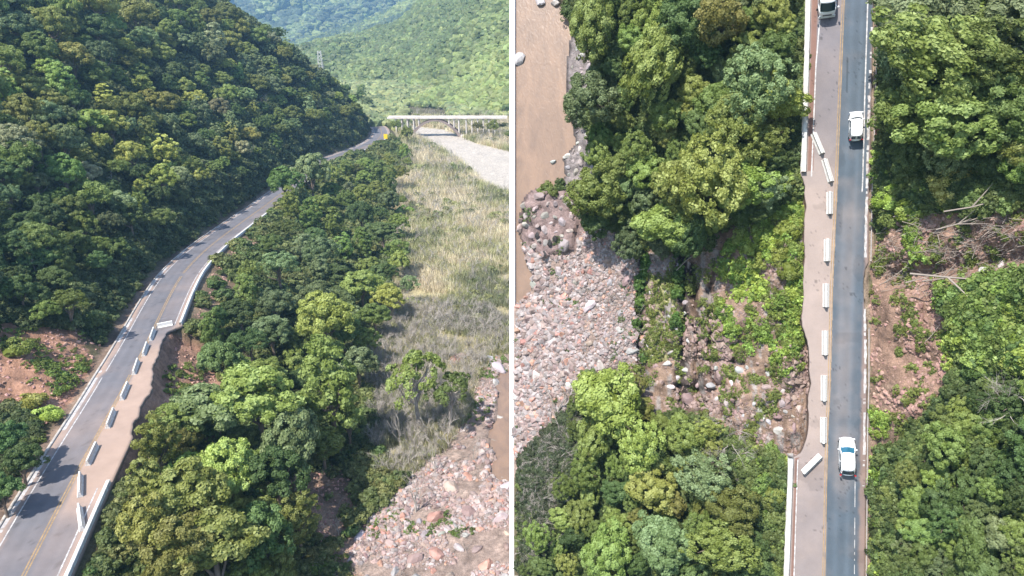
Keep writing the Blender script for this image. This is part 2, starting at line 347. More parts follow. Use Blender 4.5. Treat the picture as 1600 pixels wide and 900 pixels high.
def scatter(name, label, cat, P, rot, scl, sources, color=(1, 1, 1), Mx=None, kind='stuff', idx=None, icol=None):
    P = np.asarray(P, np.float32); n = len(P)
    if n == 0: return
    me = bpy.data.meshes.new(name); me.vertices.add(n); me.vertices.foreach_set('co', P.ravel())
    a = me.attributes.new('rot', 'FLOAT_VECTOR', 'POINT'); a.data.foreach_set('vector', np.asarray(rot, np.float32).ravel())
    scl = np.asarray(scl, np.float32)
    if scl.ndim == 1: scl = np.stack([scl] * 3, -1)
    a = me.attributes.new('scl', 'FLOAT_VECTOR', 'POINT'); a.data.foreach_set('vector', scl.ravel())
    a = me.attributes.new('idx', 'INT', 'POINT'); a.data.foreach_set('value', (rs.randint(0, len(sources), n) if idx is None else idx).astype(np.int32))
    if icol is not None:
        c4 = np.ones((n, 4), np.float32); c4[:, :3] = icol; a = me.attributes.new('icol', 'FLOAT_COLOR', 'POINT'); a.data.foreach_set('color', c4.ravel())
    g = bpy.data.node_groups.new(name, 'GeometryNodeTree')
    g.interface.new_socket('Geometry', in_out='INPUT', socket_type='NodeSocketGeometry'); g.interface.new_socket('Geometry', in_out='OUTPUT', socket_type='NodeSocketGeometry')
    N = g.nodes; L = g.links.new; gi = N.new('NodeGroupInput'); go = N.new('NodeGroupOutput'); ip = N.new('GeometryNodeInstanceOnPoints'); jn = N.new('GeometryNodeJoinGeometry')
    for m in sources:
        oi = N.new('GeometryNodeObjectInfo'); oi.inputs['As Instance'].default_value = True; oi.inputs['Object'].default_value = src(m); L(oi.outputs['Geometry'], jn.inputs[0])
    def na(nm, ty):
        x = N.new('GeometryNodeInputNamedAttribute'); x.data_type = ty; x.inputs['Name'].default_value = nm; return x.outputs['Attribute']
    L(gi.outputs[0], ip.inputs['Points']); L(jn.outputs[0], ip.inputs['Instance']); ip.inputs['Pick Instance'].default_value = True
    L(na('idx', 'INT'), ip.inputs['Instance Index']); L(na('scl', 'FLOAT_VECTOR'), ip.inputs['Scale'])
    L(na('rot', 'FLOAT_VECTOR'), ip.inputs['Rotation']); L(ip.outputs[0], go.inputs[0])
    o = link(name, me, None, None, Mx); md = o.modifiers.new('scatter', 'NODES'); md.node_group = g; o.color = (*color, 1)
    return tag(o, label, cat, None, kind)
def rotz(n, tilt=0.):
    return np.stack([rs.normal(size=n) * tilt, rs.normal(size=n) * tilt, rs.rand(n) * 6.283], -1)

# ================================================================== LEFT: the valley seen at a slant
ZR = np.array([(-50, 0), (100, 0), (150, -2.2), (230, -8.5), (330, -13), (420, -15), (800, -16)])
ZF = np.array([(-50, -16), (78, -16), (440, -21.3), (900, -24)])
def zr(y): return np.interp(y, ZR[:, 0], ZR[:, 1])
def zf(y): return np.interp(y, ZF[:, 0], ZF[:, 1])
def U(px, py, hf=zr, off=0.):
    d = ray(px, py); y = np.full(d.shape[:-1], 100.)
    for _ in range(40):
        t = (hf(y) + off - CZ) / d[..., 2]; y = .5 * y + .5 * t * d[..., 1]
    t = (hf(y) + off - CZ) / d[..., 2]; return CAM + d * t[..., None]
def resample(P, step):
    P = np.asarray(P, float); s = np.concatenate([[0], np.cumsum(np.linalg.norm(np.diff(P[:, :2], axis=0), axis=1))]); n = int(s[-1] / step) + 2; t = np.linspace(0, s[-1], n)
    return np.stack([np.interp(t, s, P[:, k]) for k in range(P.shape[1])], -1)
def smooth(P, it=8):
    P = P.copy()
    for _ in range(it): P[1:-1] = .25 * P[:-2] + .5 * P[1:-1] + .25 * P[2:]
    return P
YEL = [(-8, 985), (38, 900), (67, 840), (97, 780), (123, 733), (150, 683), (175, 640), (199, 597), (222, 552), (247, 500), (263, 465), (283, 430), (308, 402), (337, 377), (370, 353), (400, 331), (438, 303), (470, 281), (498, 256), (533, 243), (560, 234), (580, 225), (592, 217), (597, 208), (594, 199)]
Y3 = [tuple(p) for p in U([a for a, b in YEL], [b for a, b in YEL])]
Y3 += [(Y3[-1][0] - 14, Y3[-1][1] + 26, 0), (Y3[-1][0] - 50, Y3[-1][1] + 60, 0), (Y3[-1][0] - 130, Y3[-1][1] + 110, 0)]
CL = smooth(resample(np.array(Y3)[:, :2], 3.0), 10); CLT = np.gradient(CL, axis=0); CLT /= np.linalg.norm(CLT, axis=1, keepdims=True); CLN = np.stack([CLT[:, 1], -CLT[:, 0]], -1)
def halfw(px_pts):
    P = U([a for a, b in px_pts], [b for a, b in px_pts]); return P
def sdist(x, y):
    """signed distance to the road's centre line (+ on the river side) and the nearest point's y"""
    sh = np.shape(x); X = np.stack([np.ravel(x), np.ravel(y)], -1); best = np.full(len(X), 1e9); sg = np.zeros(len(X)); yn = np.zeros(len(X))
    for c0 in range(0, len(X), 60000):
        Q = X[c0:c0 + 60000]; d = Q[:, None] - CL[None]; q = (d ** 2).sum(-1); i = q.argmin(1); r = np.arange(len(Q))
        best[c0:c0 + 60000] = np.sqrt(q[r, i]); dd = d[r, i]; lat = (dd * CLN[i]).sum(-1); sg[c0:c0 + 60000] = np.sign(lat); yn[c0:c0 + 60000] = CL[i, 1]
        near = best[c0:c0 + 60000] < 14; b = best[c0:c0 + 60000]; b[near] = np.abs(lat[near]) 
    return (best * sg).reshape(sh), yn.reshape(sh)
HWR = 4.6; HWL = 5.2
BROKE = [(281, 514), (263, 520), (253, 533), (246, 552), (240, 572), (238, 594), (234, 612), (225, 630), (216, 648), (208, 668), (200, 695), (192, 722), (184, 745), (183, 757)]
BR3 = U([a for a, b in BROKE], [b for a, b in BROKE]); BRs = sdist(BR3[:, 0], BR3[:, 1])[0]
o_ = np.argsort(BR3[:, 1]); BRy = BR3[o_, 1]; BRd = BRs[o_]
def redge(y):
    """half width of the road bed on the river side; bitten away along the washed-out stretch"""
    e = np.interp(y, BRy, BRd); ins = (y > BRy[0]) & (y < BRy[-1]); n = .5 * vn(y, y * 0, .9, 5) + .7 * vn(y, y * 0, 3.3, 6)
    return np.where(ins, np.minimum(e + n, HWR + .3), HWR + .3)
def tL(x, y):
    x = np.asarray(x, float); y = np.asarray(y, float); sd, yn = sdist(x, y); zr_ = zr(yn); zf_ = zf(y); re = redge(yn)
    t = sd - re; ins = (yn > BRy[0]) & (yn < BRy[-1])
    W = np.interp(yn, [0, 60, 120, 200, 380, 500], [24, 24, 34, 34, 16, 16])
    s = np.clip((t - .2) / W, 0, 1.0); prof = 1 - (1 - s) ** 1.35
    z_r = zr_ - .5 - (zr_ - .5 - zf_) * prof + fbm(x, y, 9, 1) * 1.6 * np.clip(t / 6, 0, 1) * np.clip((1 - s) * 3 + .15, 0, 1)
    z_r = z_r - np.where(ins, 1.9 * sstep(.0, .9, t) * (1 - sstep(7, 14, t)), 0) + .35 * fbm(x, y, 3, 4) * np.clip(t / 3, 0, 1)
    tl = -sd - HWL; slope = np.interp(yn, [0, 60, 100, 160, 260, 420], [.62, .62, .74, .88, 1.04, 1.15])
    rise = slope * np.clip(tl - 1.8, 0, None); rise = 190 * (1 - np.exp(-rise / 190)) * 1.06
    # slip scar left of the damaged road: a shallow bowl
    px, py, _ = proj(np.stack([x, y, zr_ + rise * .7], -1))
    z_l = zr_ - .35 + rise + fbm(x, y, 26, 2) * 9 * np.clip(tl / 22, 0, 1) + fbm(x, y, 6, 3) * 1.3 * np.clip(tl / 5, 0, 1)
    z_l = z_l - 6.0 * np.exp(-((yn - 84) / 11) ** 2) * sstep(1, 14, tl) 
    z = np.where(sd > 0, np.where(t > 0, z_r, zr_ - .5), np.where(tl > 0, z_l, zr_ - .5)); return z
nr, nc = 400, 430
ys = 26 * (760 / 26) ** np.linspace(0, 1, nr); xs = np.concatenate([-np.geomspace(430, 4, 330)[:-1] if False else np.linspace(-430, -125, 110)[:-1], np.linspace(-125, .25, 270), np.linspace(4, 120, nc - 379)])
nc = len(xs)
GX, GY = np.meshgrid(xs, ys); GZ = tL(GX, GY)
# carve the water's edge
def zone_px(poly, x, y, z, wob=0., sc=6., seed=0):
    px, py, zc = proj(np.stack([x, y, z], -1)); k = F / zc
    return inpoly(px + wob * k * vn(x, y, sc, seed), py + wob * k * .6 * vn(x, y, sc, seed + 3), poly)
Z_PALE_BED = [(640, 196), (700, 203), (745, 224), (810, 240), (810, 309), (752, 287), (706, 246), (672, 228), (645, 212)]  # far river stretch drawn as one pale ground colour
Z_REED = [(600, 178), (830, 178), (830, 640), (790, 650), (770, 700), (700, 745), (640, 755), (590, 730), (574, 650), (580, 560), (600, 440), (612, 360), (600, 300), (640, 250), (600, 205)]
Z_GRAV = [(545, 960), (535, 850), (590, 800), (640, 745), (690, 700), (735, 640), (760, 560), (830, 540), (830, 960)]
Z_WATER = [(830, 570), (782, 582), (775, 620), (768, 665), (764, 700), (772, 735), (800, 750), (830, 755)]
Z_SLIPL = [(-60, 530), (0, 505), (60, 505), (130, 518), (150, 545), (148, 590), (120, 640), (80, 668), (0, 640), (-60, 650)]
Z_SLIPR = [(238, 525), (288, 515), (345, 560), (350, 610), (300, 640), (250, 690), (215, 740), (180, 760), (180, 700), (225, 620)]
Z_BANK = [(300, 440), (340, 395), (400, 352), (445, 318), (452, 350), (420, 400), (390, 455), (340, 500), (312, 520), (296, 500)]
Z_BANKB = [(448, 715), (500, 700), (545, 740), (585, 770), (575, 820), (550, 860), (560, 960), (470, 960), (490, 860), (455, 800)]
C_ = lambda *a: np.array(a)
SD, YN = sdist(GX, GY)
col = np.empty(GX.shape + (3,)); n1 = fbm(GX, GY, 5, 9)[..., None]; n2 = fbm(GX, GY, 14, 12)[..., None]
col[:] = C_(.085, .075, .04); col += n1 * C_(.04, .05, .02)
def setz(m, c, dv=.25, s=3., sd_=20):
    f = 1 + dv * 2 * fbm(GX, GY, s, sd_); col[m] = (np.array(c) * f[..., None])[m]
flat = SD > 8
setz(flat & zone_px(Z_REED, GX, GY, GZ, 3), (.27, .23, .13), .35)
setz(flat & zone_px(Z_GRAV, GX, GY, GZ, 3), (.24, .18, .15), .3, 2)
setz(flat & zone_px(Z_PALE_BED, GX, GY, GZ, 1.0), (.36, .32, .275), .08)
setz((SD < -6) & zone_px(Z_SLIPL, GX, GY, GZ, 4), (.27, .15, .10), .35)
setz((SD > 1) & (SD < 30) & zone_px(Z_SLIPR, GX, GY, GZ, 2), (.29, .17, .12), .4)
setz((SD > 4) & (SD < 30) & zone_px(Z_BANK, GX, GY, GZ, 2), (.20, .14, .09), .35)
setz((SD < -5) & (SD > -7.2), (.17, .12, .09), .3)
setz((SD > 15) & zone_px(Z_BANKB, GX, GY, GZ, 6), (.22, .15, .11), .4)
wm = flat & zone_px(Z_WATER, GX, GY, GZ, 4.5); GZ = GZ - np.where(wm, .9, 0)
FX = (GX[:-1, :-1] + GX[1:, 1:]) / 2; FY = (GY[:-1, :-1] + GY[1:, 1:]) / 2
keep = ~((FX > .2) & (FY < 150))
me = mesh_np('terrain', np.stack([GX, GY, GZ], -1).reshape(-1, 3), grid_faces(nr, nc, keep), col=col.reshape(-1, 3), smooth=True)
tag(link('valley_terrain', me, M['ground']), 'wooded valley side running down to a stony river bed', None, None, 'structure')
# big base sheet out to the horizon
gx, gy = np.meshgrid(np.linspace(-4000, 4000, 41), np.linspace(-1500, 6000, 41)); gz = np.full(gx.shape, -60.)
tag(link('ground', mesh_np('ground', np.stack([gx, gy, gz], -1).reshape(-1, 3), grid_faces(41, 41), col=np.tile([.07, .08, .03], (gx.size, 1))), M['ground']), 'dark green land under the hills', None, None, 'structure')
def zat(x, y):
    """terrain height from the grid (bilinear)"""
    x = np.asarray(x, float); y = np.asarray(y, float)
    fi = np.clip(np.log(np.clip(y, 26.01, 759) / 26) / math.log(760 / 26) * (nr - 1), 0, nr - 1.001); fj = np.clip(np.interp(x, xs, np.arange(nc)), 0, nc - 1.001)
    i = fi.astype(int); j = fj.astype(int); a = fi - i; b = fj - j
    return (GZ[i, j] * (1 - b) + GZ[i, j + 1] * b) * (1 - a) + (GZ[i + 1, j] * (1 - b) + GZ[i + 1, j + 1] * b) * a
def hitL(px, py, up=0.):
    """where the line of sight through a pixel passes 'up' metres above the valley terrain"""
    d = ray(float(px), float(py)); ts = np.geomspace(45, 800, 700); P = CAM + d * ts[:, None]; g = P[:, 2] - zat(P[:, 0], P[:, 1]) - up
    k = np.where((g < 0) & (P[:, 1] > 27) & (P[:, 1] < 755))[0]
    if not len(k): return None
    i = k[0]
    if i == 0: return None
    f = g[i - 1] / (g[i - 1] - g[i]); return P[i - 1] + (P[i] - P[i - 1]) * f

# ---- far hills
def hill(name, foot, ridge, label, noise_amp, n=70, m=34):
    f = np.array([CAM + ray(float(a), float(b)) / np.linalg.norm(ray(float(a), float(b))[:2]) * c for a, b, c in foot]); r = np.array([CAM + ray(float(a), float(b)) / np.linalg.norm(ray(float(a), float(b))[:2]) * c for a, b, c in ridge])
    tt = np.linspace(0, 1, n)
    def rsm(P): s = np.linspace(0, 1, len(P)); return np.stack([np.interp(tt, s, P[:, k]) for k in range(3)], -1)
    f = rsm(f); r = rsm(r); q = np.concatenate([np.linspace(0, 1, m), [1.15, 1.4, 1.8]]); P = np.empty((len(q), n, 3))
    for i, a in enumerate(q):
        if a <= 1: P[i] = f + (r - f) * a; P[i, :, 2] = f[:, 2] + (r[:, 2] - f[:, 2]) * (math.sin(a * math.pi / 2) * .35 + a * .65)
        else: P[i] = r + (r - f) * (a - 1); P[i, :, 2] = r[:, 2] - (r[:, 2] - f[:, 2]) * (a - 1) * .9
    env = np.clip(np.minimum(q * 4, 1), 0, 1)[:, None] * .35 + np.sin(np.clip(q, 0, 1) * math.pi)[:, None] * .65
    P[..., 2] += fbm(P[..., 0] + 3000, P[..., 1], 160, len(name), 4) * noise_amp * env
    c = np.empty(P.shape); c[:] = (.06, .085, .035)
    o = link(name, mesh_np(name, P.reshape(-1, 3), grid_faces(len(q), n), col=c.reshape(-1, 3), smooth=True), M['ground']); tag(o, label, None, None, 'structure'); return P[:m]
def on_hill(P, n):
    a = rs.rand(n) * (P.shape[0] - 1.001); b = rs.rand(n) * (P.shape[1] - 1.001); i = a.astype(int); j = b.astype(int); a -= i; b -= j; a = a[:, None]; b = b[:, None]
    return (P[i, j] * (1 - b) + P[i, j + 1] * b) * (1 - a) + (P[i + 1, j] * (1 - b) + P[i + 1, j + 1] * b) * a
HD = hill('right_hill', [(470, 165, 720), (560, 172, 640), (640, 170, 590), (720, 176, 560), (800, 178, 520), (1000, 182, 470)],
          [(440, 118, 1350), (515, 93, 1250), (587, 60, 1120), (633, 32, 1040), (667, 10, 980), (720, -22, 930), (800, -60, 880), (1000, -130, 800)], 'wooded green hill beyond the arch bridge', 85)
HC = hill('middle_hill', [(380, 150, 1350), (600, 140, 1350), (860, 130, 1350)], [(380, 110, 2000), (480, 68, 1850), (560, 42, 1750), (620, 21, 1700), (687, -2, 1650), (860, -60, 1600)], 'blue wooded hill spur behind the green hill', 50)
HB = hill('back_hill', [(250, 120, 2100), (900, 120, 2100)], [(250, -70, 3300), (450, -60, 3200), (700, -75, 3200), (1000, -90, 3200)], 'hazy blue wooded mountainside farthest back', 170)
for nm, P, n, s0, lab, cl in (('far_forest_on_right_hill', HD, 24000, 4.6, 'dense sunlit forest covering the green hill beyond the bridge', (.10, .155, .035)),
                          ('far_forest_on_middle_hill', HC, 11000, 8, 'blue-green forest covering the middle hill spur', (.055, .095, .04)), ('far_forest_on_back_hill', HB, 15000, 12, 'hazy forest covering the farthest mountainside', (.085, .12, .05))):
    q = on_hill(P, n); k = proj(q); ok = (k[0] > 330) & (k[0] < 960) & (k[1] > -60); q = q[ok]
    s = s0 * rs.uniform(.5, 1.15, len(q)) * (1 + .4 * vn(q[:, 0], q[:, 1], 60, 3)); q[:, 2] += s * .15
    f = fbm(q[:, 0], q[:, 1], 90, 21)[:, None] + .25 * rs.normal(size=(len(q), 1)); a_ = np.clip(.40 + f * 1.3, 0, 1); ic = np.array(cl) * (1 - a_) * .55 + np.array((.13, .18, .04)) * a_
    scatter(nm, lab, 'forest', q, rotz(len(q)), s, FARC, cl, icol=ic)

# ---- road
def strip(name, mat, dl, dr, ps, h, lab=None, ncol=None, colf=None, thick=0., kind=None, parent=None, cut=None, cat=None):
    """strip along the left road between lateral offsets dl..dr (functions or numbers) for centre-line indices ps"""
    ids = np.arange(ps[0], ps[1] + .01, .15 if colf is not None or callable(dr) else 1.0); c = np.stack([np.interp(ids, np.arange(len(CL)), CL[:, k]) for k in (0, 1)], -1); nn = np.stack([np.interp(ids, np.arange(len(CL)), CLN[:, k]) for k in (0, 1)], -1)
    a = dl(c[:, 1]) if callable(dl) else np.full(len(ids), float(dl)); b = dr(c[:, 1]) if callable(dr) else np.full(len(ids), float(dr)); m = ncol or 2
    f = np.linspace(0, 1, m); lat = a[:, None] + (b - a)[:, None] * f; P = np.empty((len(ids), m, 3)); P[..., :2] = c[:, None] + nn[:, None] * lat[..., None]; P[..., 2] = (zr(c[:, 1]) + h)[:, None]
    cc = colf(P, lat, c[:, 1][:, None] + 0 * lat) if colf is not None else None
    if thick:
        lo = P[:, [0, -1]].copy(); lo[..., 2] -= thick; P = np.concatenate([lo[:, :1], P, lo[:, 1:]], 1)
        if cc is not None: cc = np.concatenate([cc[:, :1] * .5 + .02, cc, cc[:, -1:] * .4 + .03], 1)
    fq = grid_faces(P.shape[0], P.shape[1])
    if cut is not None:
        k = cut(c[:, 1]); k = (k[:-1] & k[1:])[:, None] * np.ones(P.shape[1] - 1, bool); fq = grid_faces(P.shape[0], P.shape[1], k)
    V = P.reshape(-1, 3); C2 = None if cc is None else cc.reshape(-1, 3)
    if thick:   # close the two ends
        w_ = P.shape[1]; last = (P.shape[0] - 1) * w_
        e = [[0, w_ - 1, i + 1, i] for i in range(0, w_ - 2)] + [[last + w_ - 1, last, last + i, last + i + 1] for i in range(1, w_ - 2)]
        if cut is None: fq = np.concatenate([fq, np.array([q for q in e if len(set(q)) == 4], dtype=int).reshape(-1, 4)])
    o = link(name, mesh_np(name, V, fq, col=C2), mat, parent)
    if lab: tag(o, lab, cat, None, kind)
    return o
def roadcol(P, lat, y):
    c = np.empty(P.shape); base = C_(.112, .108, .118); c[:] = base
    st = .12 * np.exp(-((np.abs(lat + 2.2) - .8) / .35) ** 2) + .10 * np.exp(-((np.abs(lat - 1.7) - .8) / .35) ** 2); c *= (1 + st)[..., None]
    pa = (vn(P[..., 0], P[..., 1], 7, 41) > .30); c[pa] *= .82; ck = np.abs(fbm(P[..., 0] * 1.5, P[..., 1] * .6, 5, 42)) < .012; c[ck] *= .7
    d = np.zeros(lat.shape); inn = sstep(62, 70, y) * (1 - sstep(106, 116, y))
    d = np.clip(inn * sstep(-.4, 1.0, lat + .9 * fbm(P[..., 0], P[..., 1], 4, 8)) + inn * .35 * np.clip(1 - np.abs(y - 84) / 16, 0, 1) + .15 * sstep(.2, 1, lat), 0, 1)
    d = np.maximum(d, .8 * sstep(2.9, 4.0, lat)); d = np.maximum(d, .8 * sstep(3.9, 4.7, -lat + .5 * fbm(P[..., 0], P[..., 1], 3, 2)))
    d = np.clip(d + .22 * fbm(P[..., 0], P[..., 1], 5, 14), 0, 1)[..., None]
    return c * (1 - d) + C_(.30, .215, .17) * d
NCL = len(CL)
strip('road', M['roadm'], -HWL, redge, (0, NCL - 1), 0, 'asphalt mountain road curving along the valley with its river side washed out', 26, roadcol, .5, 'structure')
def yidx(y): return float(np.interp(y, CL[:, 1], np.arange(NCL)))
for off in (-.16, .16): strip('centre_line', M['line_yellow'], off - .085, off + .085, (0, NCL - 1), .006, 'yellow double centre line of the slanting road', kind='structure')
strip('edge_line', M['line_white'], -4.2, -4.05, (0, NCL - 1), .006, 'white edge line on the hill side of the slanting road', kind='structure')
yl0, yl1 = BRy[0], BRy[-1]
near_i = (0, yidx(yl0) + .2); far_i = (yidx(yl1) + .3, NCL - 1)
for rg in (near_i, far_i): strip('edge_line', M['line_white'], 3.35, 3.5, rg, .007, 'white edge line on the river side of the slanting road', kind='structure')
kb = strip('kerb', M['concrete'], -5.6, -5.25, (0, NCL - 1), .13, 'low concrete kerb on the hill side of the slanting road', thick=.5, kind='structure')
strip('gutter', M['gutterm'], -5.2, -4.75, (0, NCL - 1), .012, 'whitened gutter beside the hill side kerb', kind='structure', cut=lambda y: (vn(y, y * 0, 6, 3) + .55 * vn(y, y * 0, 1.2, 4)) > -.04)
def guard_wall(a, b, lab, h=.55, wdt=.42, off=4.55):
    ids = np.linspace(a, b, int((b - a) * 3) + 2); c = np.stack([np.interp(ids, np.arange(NCL), CL[:, k]) for k in (0, 1)], -1); nn = np.stack([np.interp(ids, np.arange(NCL), CLN[:, k]) for k in (0, 1)], -1)
    V = []; 
    for i in range(len(ids)):
        z = zr(c[i, 1]); p0 = c[i] + nn[i] * (off - wdt / 2); p1 = c[i] + nn[i] * (off + wdt / 2)
        V += [(p0[0], p0[1], z - 1.2), (p0[0], p0[1], z + h - .04), (p0[0] + nn[i][0] * .04, p0[1] + nn[i][1] * .04, z + h), (p1[0] - nn[i][0] * .04, p1[1] - nn[i][1] * .04, z + h), (p1[0], p1[1], z + h - .04), (p1[0] + .05 * nn[i][0], p1[1] + .05 * nn[i][1], z - 2.2)]
    Fc = [[i * 6 + k, i * 6 + k + 1, i * 6 + 7 + k, i * 6 + 6 + k] for i in range(len(ids) - 1) for k in range(5)]; Fc += [[0, 1, 2, 3], [0, 3, 4, 5]]; l = (len(ids) - 1) * 6; Fc += [[l + 3, l + 2, l + 1, l], [l + 5, l + 4, l + 3, l]]
    return tag(link('guard_wall', mesh_np('guard_wall', V, Fc), M['whitewall']), lab, 'wall')
guard_wall(0, yidx(yl0) - .3, 'low whitewashed guard wall at the lower left corner ending at the washout')
guard_wall(yidx(yl1) + .15, yidx(400), 'long curving white guard wall on the valley edge starting beyond the washout')
# ---- concrete barriers
def barrier_mesh(L):
    prof = [(-.30, 0), (-.30, .08), (-.17, .30), (-.10, .82), (-.07, .85), (.07, .85), (.10, .82), (.17, .30), (.30, .08), (.30, 0)]; V = []; h = L / 2
    for y in (-h, -h + .03, h - .03, h):
        k = .97 if abs(y) == h else 1; V += [(x * k, y, z * k if z > .5 else z) for x, z in prof]
    n = 10; Fc = [[j * n + i, j * n + (i + 1) % n, (j + 1) * n + (i + 1) % n, (j + 1) * n + i] for j in range(3) for i in range(n)]
    me = bpy.data.meshes.new('concrete_barrier'); me.from_pydata(V, [], Fc + [list(range(n)), list(range(3 * n, 4 * n))[::-1]]); me.materials.append(M['barrier']); return me
BL = [((247, 511), (269, 507), 1), ((235, 532), (241, 517), 0), ((224, 556), (230, 540), 0), ((209, 585), (216, 566), 0), ((190, 625), (200, 602), 0), ((168, 669), (178, 643), 0), ((137, 727), (151, 697), 0), ((125, 778), (126, 742), 0), ((129, 830), (124, 793), 0)]
ordn = ['farthest', 'second farthest', 'third farthest', 'fourth farthest', 'middle', 'fourth nearest', 'third nearest', 'second nearest', 'nearest']
for i, (a, b, fl) in enumerate(BL):
    A = U(float(a[0]), float(a[1]), zr, .1); B = U(float(b[0]), float(b[1]), zr, .1); c = (A + B) / 2; L_ = min(max(np.linalg.norm((B - A)[:2]), 2.6), 4.6); an = math.atan2(B[1] - A[1], B[0] - A[0]) - math.pi / 2
    o = link('concrete_barrier', barrier_mesh(L_)); o.location = (c[0], c[1], zr(c[1]) + .004); o.rotation_euler = (0, 0, an)
    o.scale = (1.5, 1, 1) if fl else (1.1, 1, 1)
    tag(o, ('white concrete barrier set across the lane at the far end of the washout' if fl else '%s white concrete barrier of the row on the slanting road' % ordn[i]) if i != 8 else 'nearest white concrete barrier, turned askew beside the guard wall end', 'barrier', 'concrete barriers on the slanting road')

# ---- bridge
YB = 440.; ZD = -9.7
def bpx(px): return (px - 800) / F * (YB * cp + (CZ - ZD) * sp)
br = empty('arch_bridge', Matrix.Translation((bpx(680), YB, ZD))); tag(br, 'pale concrete road bridge with a dark arch crossing the river', 'bridge')
x0, x1 = bpx(606) - bpx(680), bpx(792) - bpx(680)
def bpart(name, mat, f): bm = bmesh.new(); f(bm); return link(name, bm_mesh(name, bm), mat, br)
bpart('deck', M['bridge'], lambda bm: bx(bm, x0, x1, -3.0, 3.0, -.6, 0))
bpart('parapet', M['bridge'], lambda bm: bx(bm, x0, x1, -3.2, -3.0, -.5, .55)); bpart('parapet', M['bridge'], lambda bm: bx(bm, x0, x1, 3.0, 3.2, -.5, .55))
def arch(bm):
    hw, rise = 17.5, 11.5; pr = []
    for i in range(25):
        t = -1 + i / 12; th = 1.0 + 1.0 * t * t; x = hw * t; z = -1.0 - rise * t * t; nx = 2 * rise * t / hw; l = math.hypot(nx, 1); pr.append(((x, z), (x - nx / l * th, z - th / l)))
    for yy in (-2.9, 1.5):
        vs = [[bm.verts.new((p[0], yy + dy, p[1])) for p in q for dy in (0, 1.4)] for q in pr]
        for a, b in zip(vs, vs[1:]):
            for i, j in ((0, 1), (1, 3), (3, 2), (2, 0)): bm.faces.new((a[i], a[j], b[j], b[i]))
        bm.faces.new((vs[0][0], vs[0][1], vs[0][3], vs[0][2])); bm.faces.new((vs[-1][2], vs[-1][3], vs[-1][1], vs[-1][0]))
bpart('arch', M['bridge_dark'], arch)
for i, x in enumerate((-24, -20.5, -17, -13.2, -10, 8.5, 11.5, 14.5, 19, 22.5, 26, 29.5, 33, 36.5)):
    bot = -1 - 12.2 * (x / 16.5) ** 2 if abs(x) < 16.5 else -14
    for yy in (-2.6, 2.0): bpart('column', M['bridge'], lambda bm: bx(bm, x - .35, x + .35, yy, yy + .7, bot, -.6))
bpart('abutment', M['bridge'], lambda bm: bx(bm, 15.5, 18, -3.4, 3.4, -14, -10.5))
# yellow sign by the bend
sg = U(603., 221.); t = empty('road_sign', Matrix.Translation(tuple(sg))); tag(t, 'small yellow warning sign at the outer side of the far bend', 'sign')
bm = bmesh.new(); bx(bm, -.06, .06, -.06, .06, 0, 3.6); link('post', bm_mesh('post', bm), M['steel'], t)
bm = bmesh.new(); bx(bm, -1.0, 1.0, -.05, .05, 1.4, 4.0, bev=.04); o = link('panel', bm_mesh('panel', bm), M['yellow'], t); o.location = (0, -.12, 0)
# lattice mast on the ridge
P = next((q_ for q_ in (hitL(503, y_, 0.) for y_ in range(85, 160, 2)) if q_ is not None and q_[1] < 500), None)
if P is not None:
    t = empty('lattice_mast', Matrix.Translation(tuple(P))); tag(t, 'pale steel lattice mast standing on the hill ridge', 'mast')
    V = []; Fc = []; H = 16
    for sx, sy in ((-1, -1), (1, -1), (1, 1), (-1, 1)): tube(V, Fc, [(sx * 1.6, sy * 1.6, -2), (sx * .8, sy * .8, H)], [.16, .12], 4)
    link('mast_leg', mesh_np('mast_leg', V, Fc), M['steel'], t); V = []; Fc = []
    for k in range(8):
        z0, z1 = k * 2, k * 2 + 2; r0 = 1.55 - .8 * z0 / 18; r1 = 1.55 - .8 * z1 / 18
        for (a, b), (c, d) in (((-1, -1), (1, -1)), ((1, -1), (1, 1)), ((1, 1), (-1, 1)), ((-1, 1), (-1, -1))):
            tube(V, Fc, [(a * r0, b * r0, z0), (c * r1, d * r1, z1)], [.08, .08], 4); tube(V, Fc, [(c * r0, d * r0, z0), (a * r1, b * r1, z1)], [.08, .08], 4)
    tag(link('brace', mesh_np('brace', V, Fc), M['steel'], t), kind='stuff')
# river water on the left
wy, wx = np.meshgrid(np.linspace(80, 170, 30), np.linspace(-24, .2, 12), indexing='ij'); me = mesh_np('river', np.stack([wx, wy, zf(wy) - .45], -1).reshape(-1, 3), grid_faces(30, 12), smooth=True)
tag(link('river', me, M['water']), 'muddy brown river water at the edge of the stony bank', None, None, 'structure')

# ---- planting
GREENS = dict(mid=(.165, .25, .05), bright=(.235, .32, .062), dark=(.095, .165, .042), grey=(.18, .255, .10), olive=(.23, .27, .055), yellow=(.33, .38, .07), lush=(.24, .36, .055), pale=(.29, .32, .15), brown=(.22, .20, .10))
def var(c, k=.12): f = rs.uniform(1 - k, 1 + k); return tuple(np.clip(np.array(c) * f * rs.uniform(.93, 1.07, 3), 0, 1))
TN = [0]
CW = {'mid': 'mid-green', 'bright': 'bright light-green', 'dark': 'dark green', 'grey': 'grey-green', 'olive': 'olive green', 'yellow': 'yellow-green', 'lush': 'vivid green', 'pale': 'pale grey-green', 'brown': 'brownish'}
KW = {'round': 'round-crowned', 'feather': 'feathery-crowned', 'broad': 'broad clumpy', 'umbrella': 'flat umbrella-crowned', 'tall': 'tall narrow', 'shrub': 'low bushy'}
TREES = []
def tree(kind, colr, Mx, Rm, where, group, label=None, flat_=1.0, sole=True):
    zc = (np.array(Mx.translation) - CAM) @ FW; px, py, _ = proj(np.array(Mx.translation)); TREES.append((Rm * F / zc + (1000 if label else 0), kind, colr, Mx, Rm, where, group, label, flat_, float(px), float(py)))
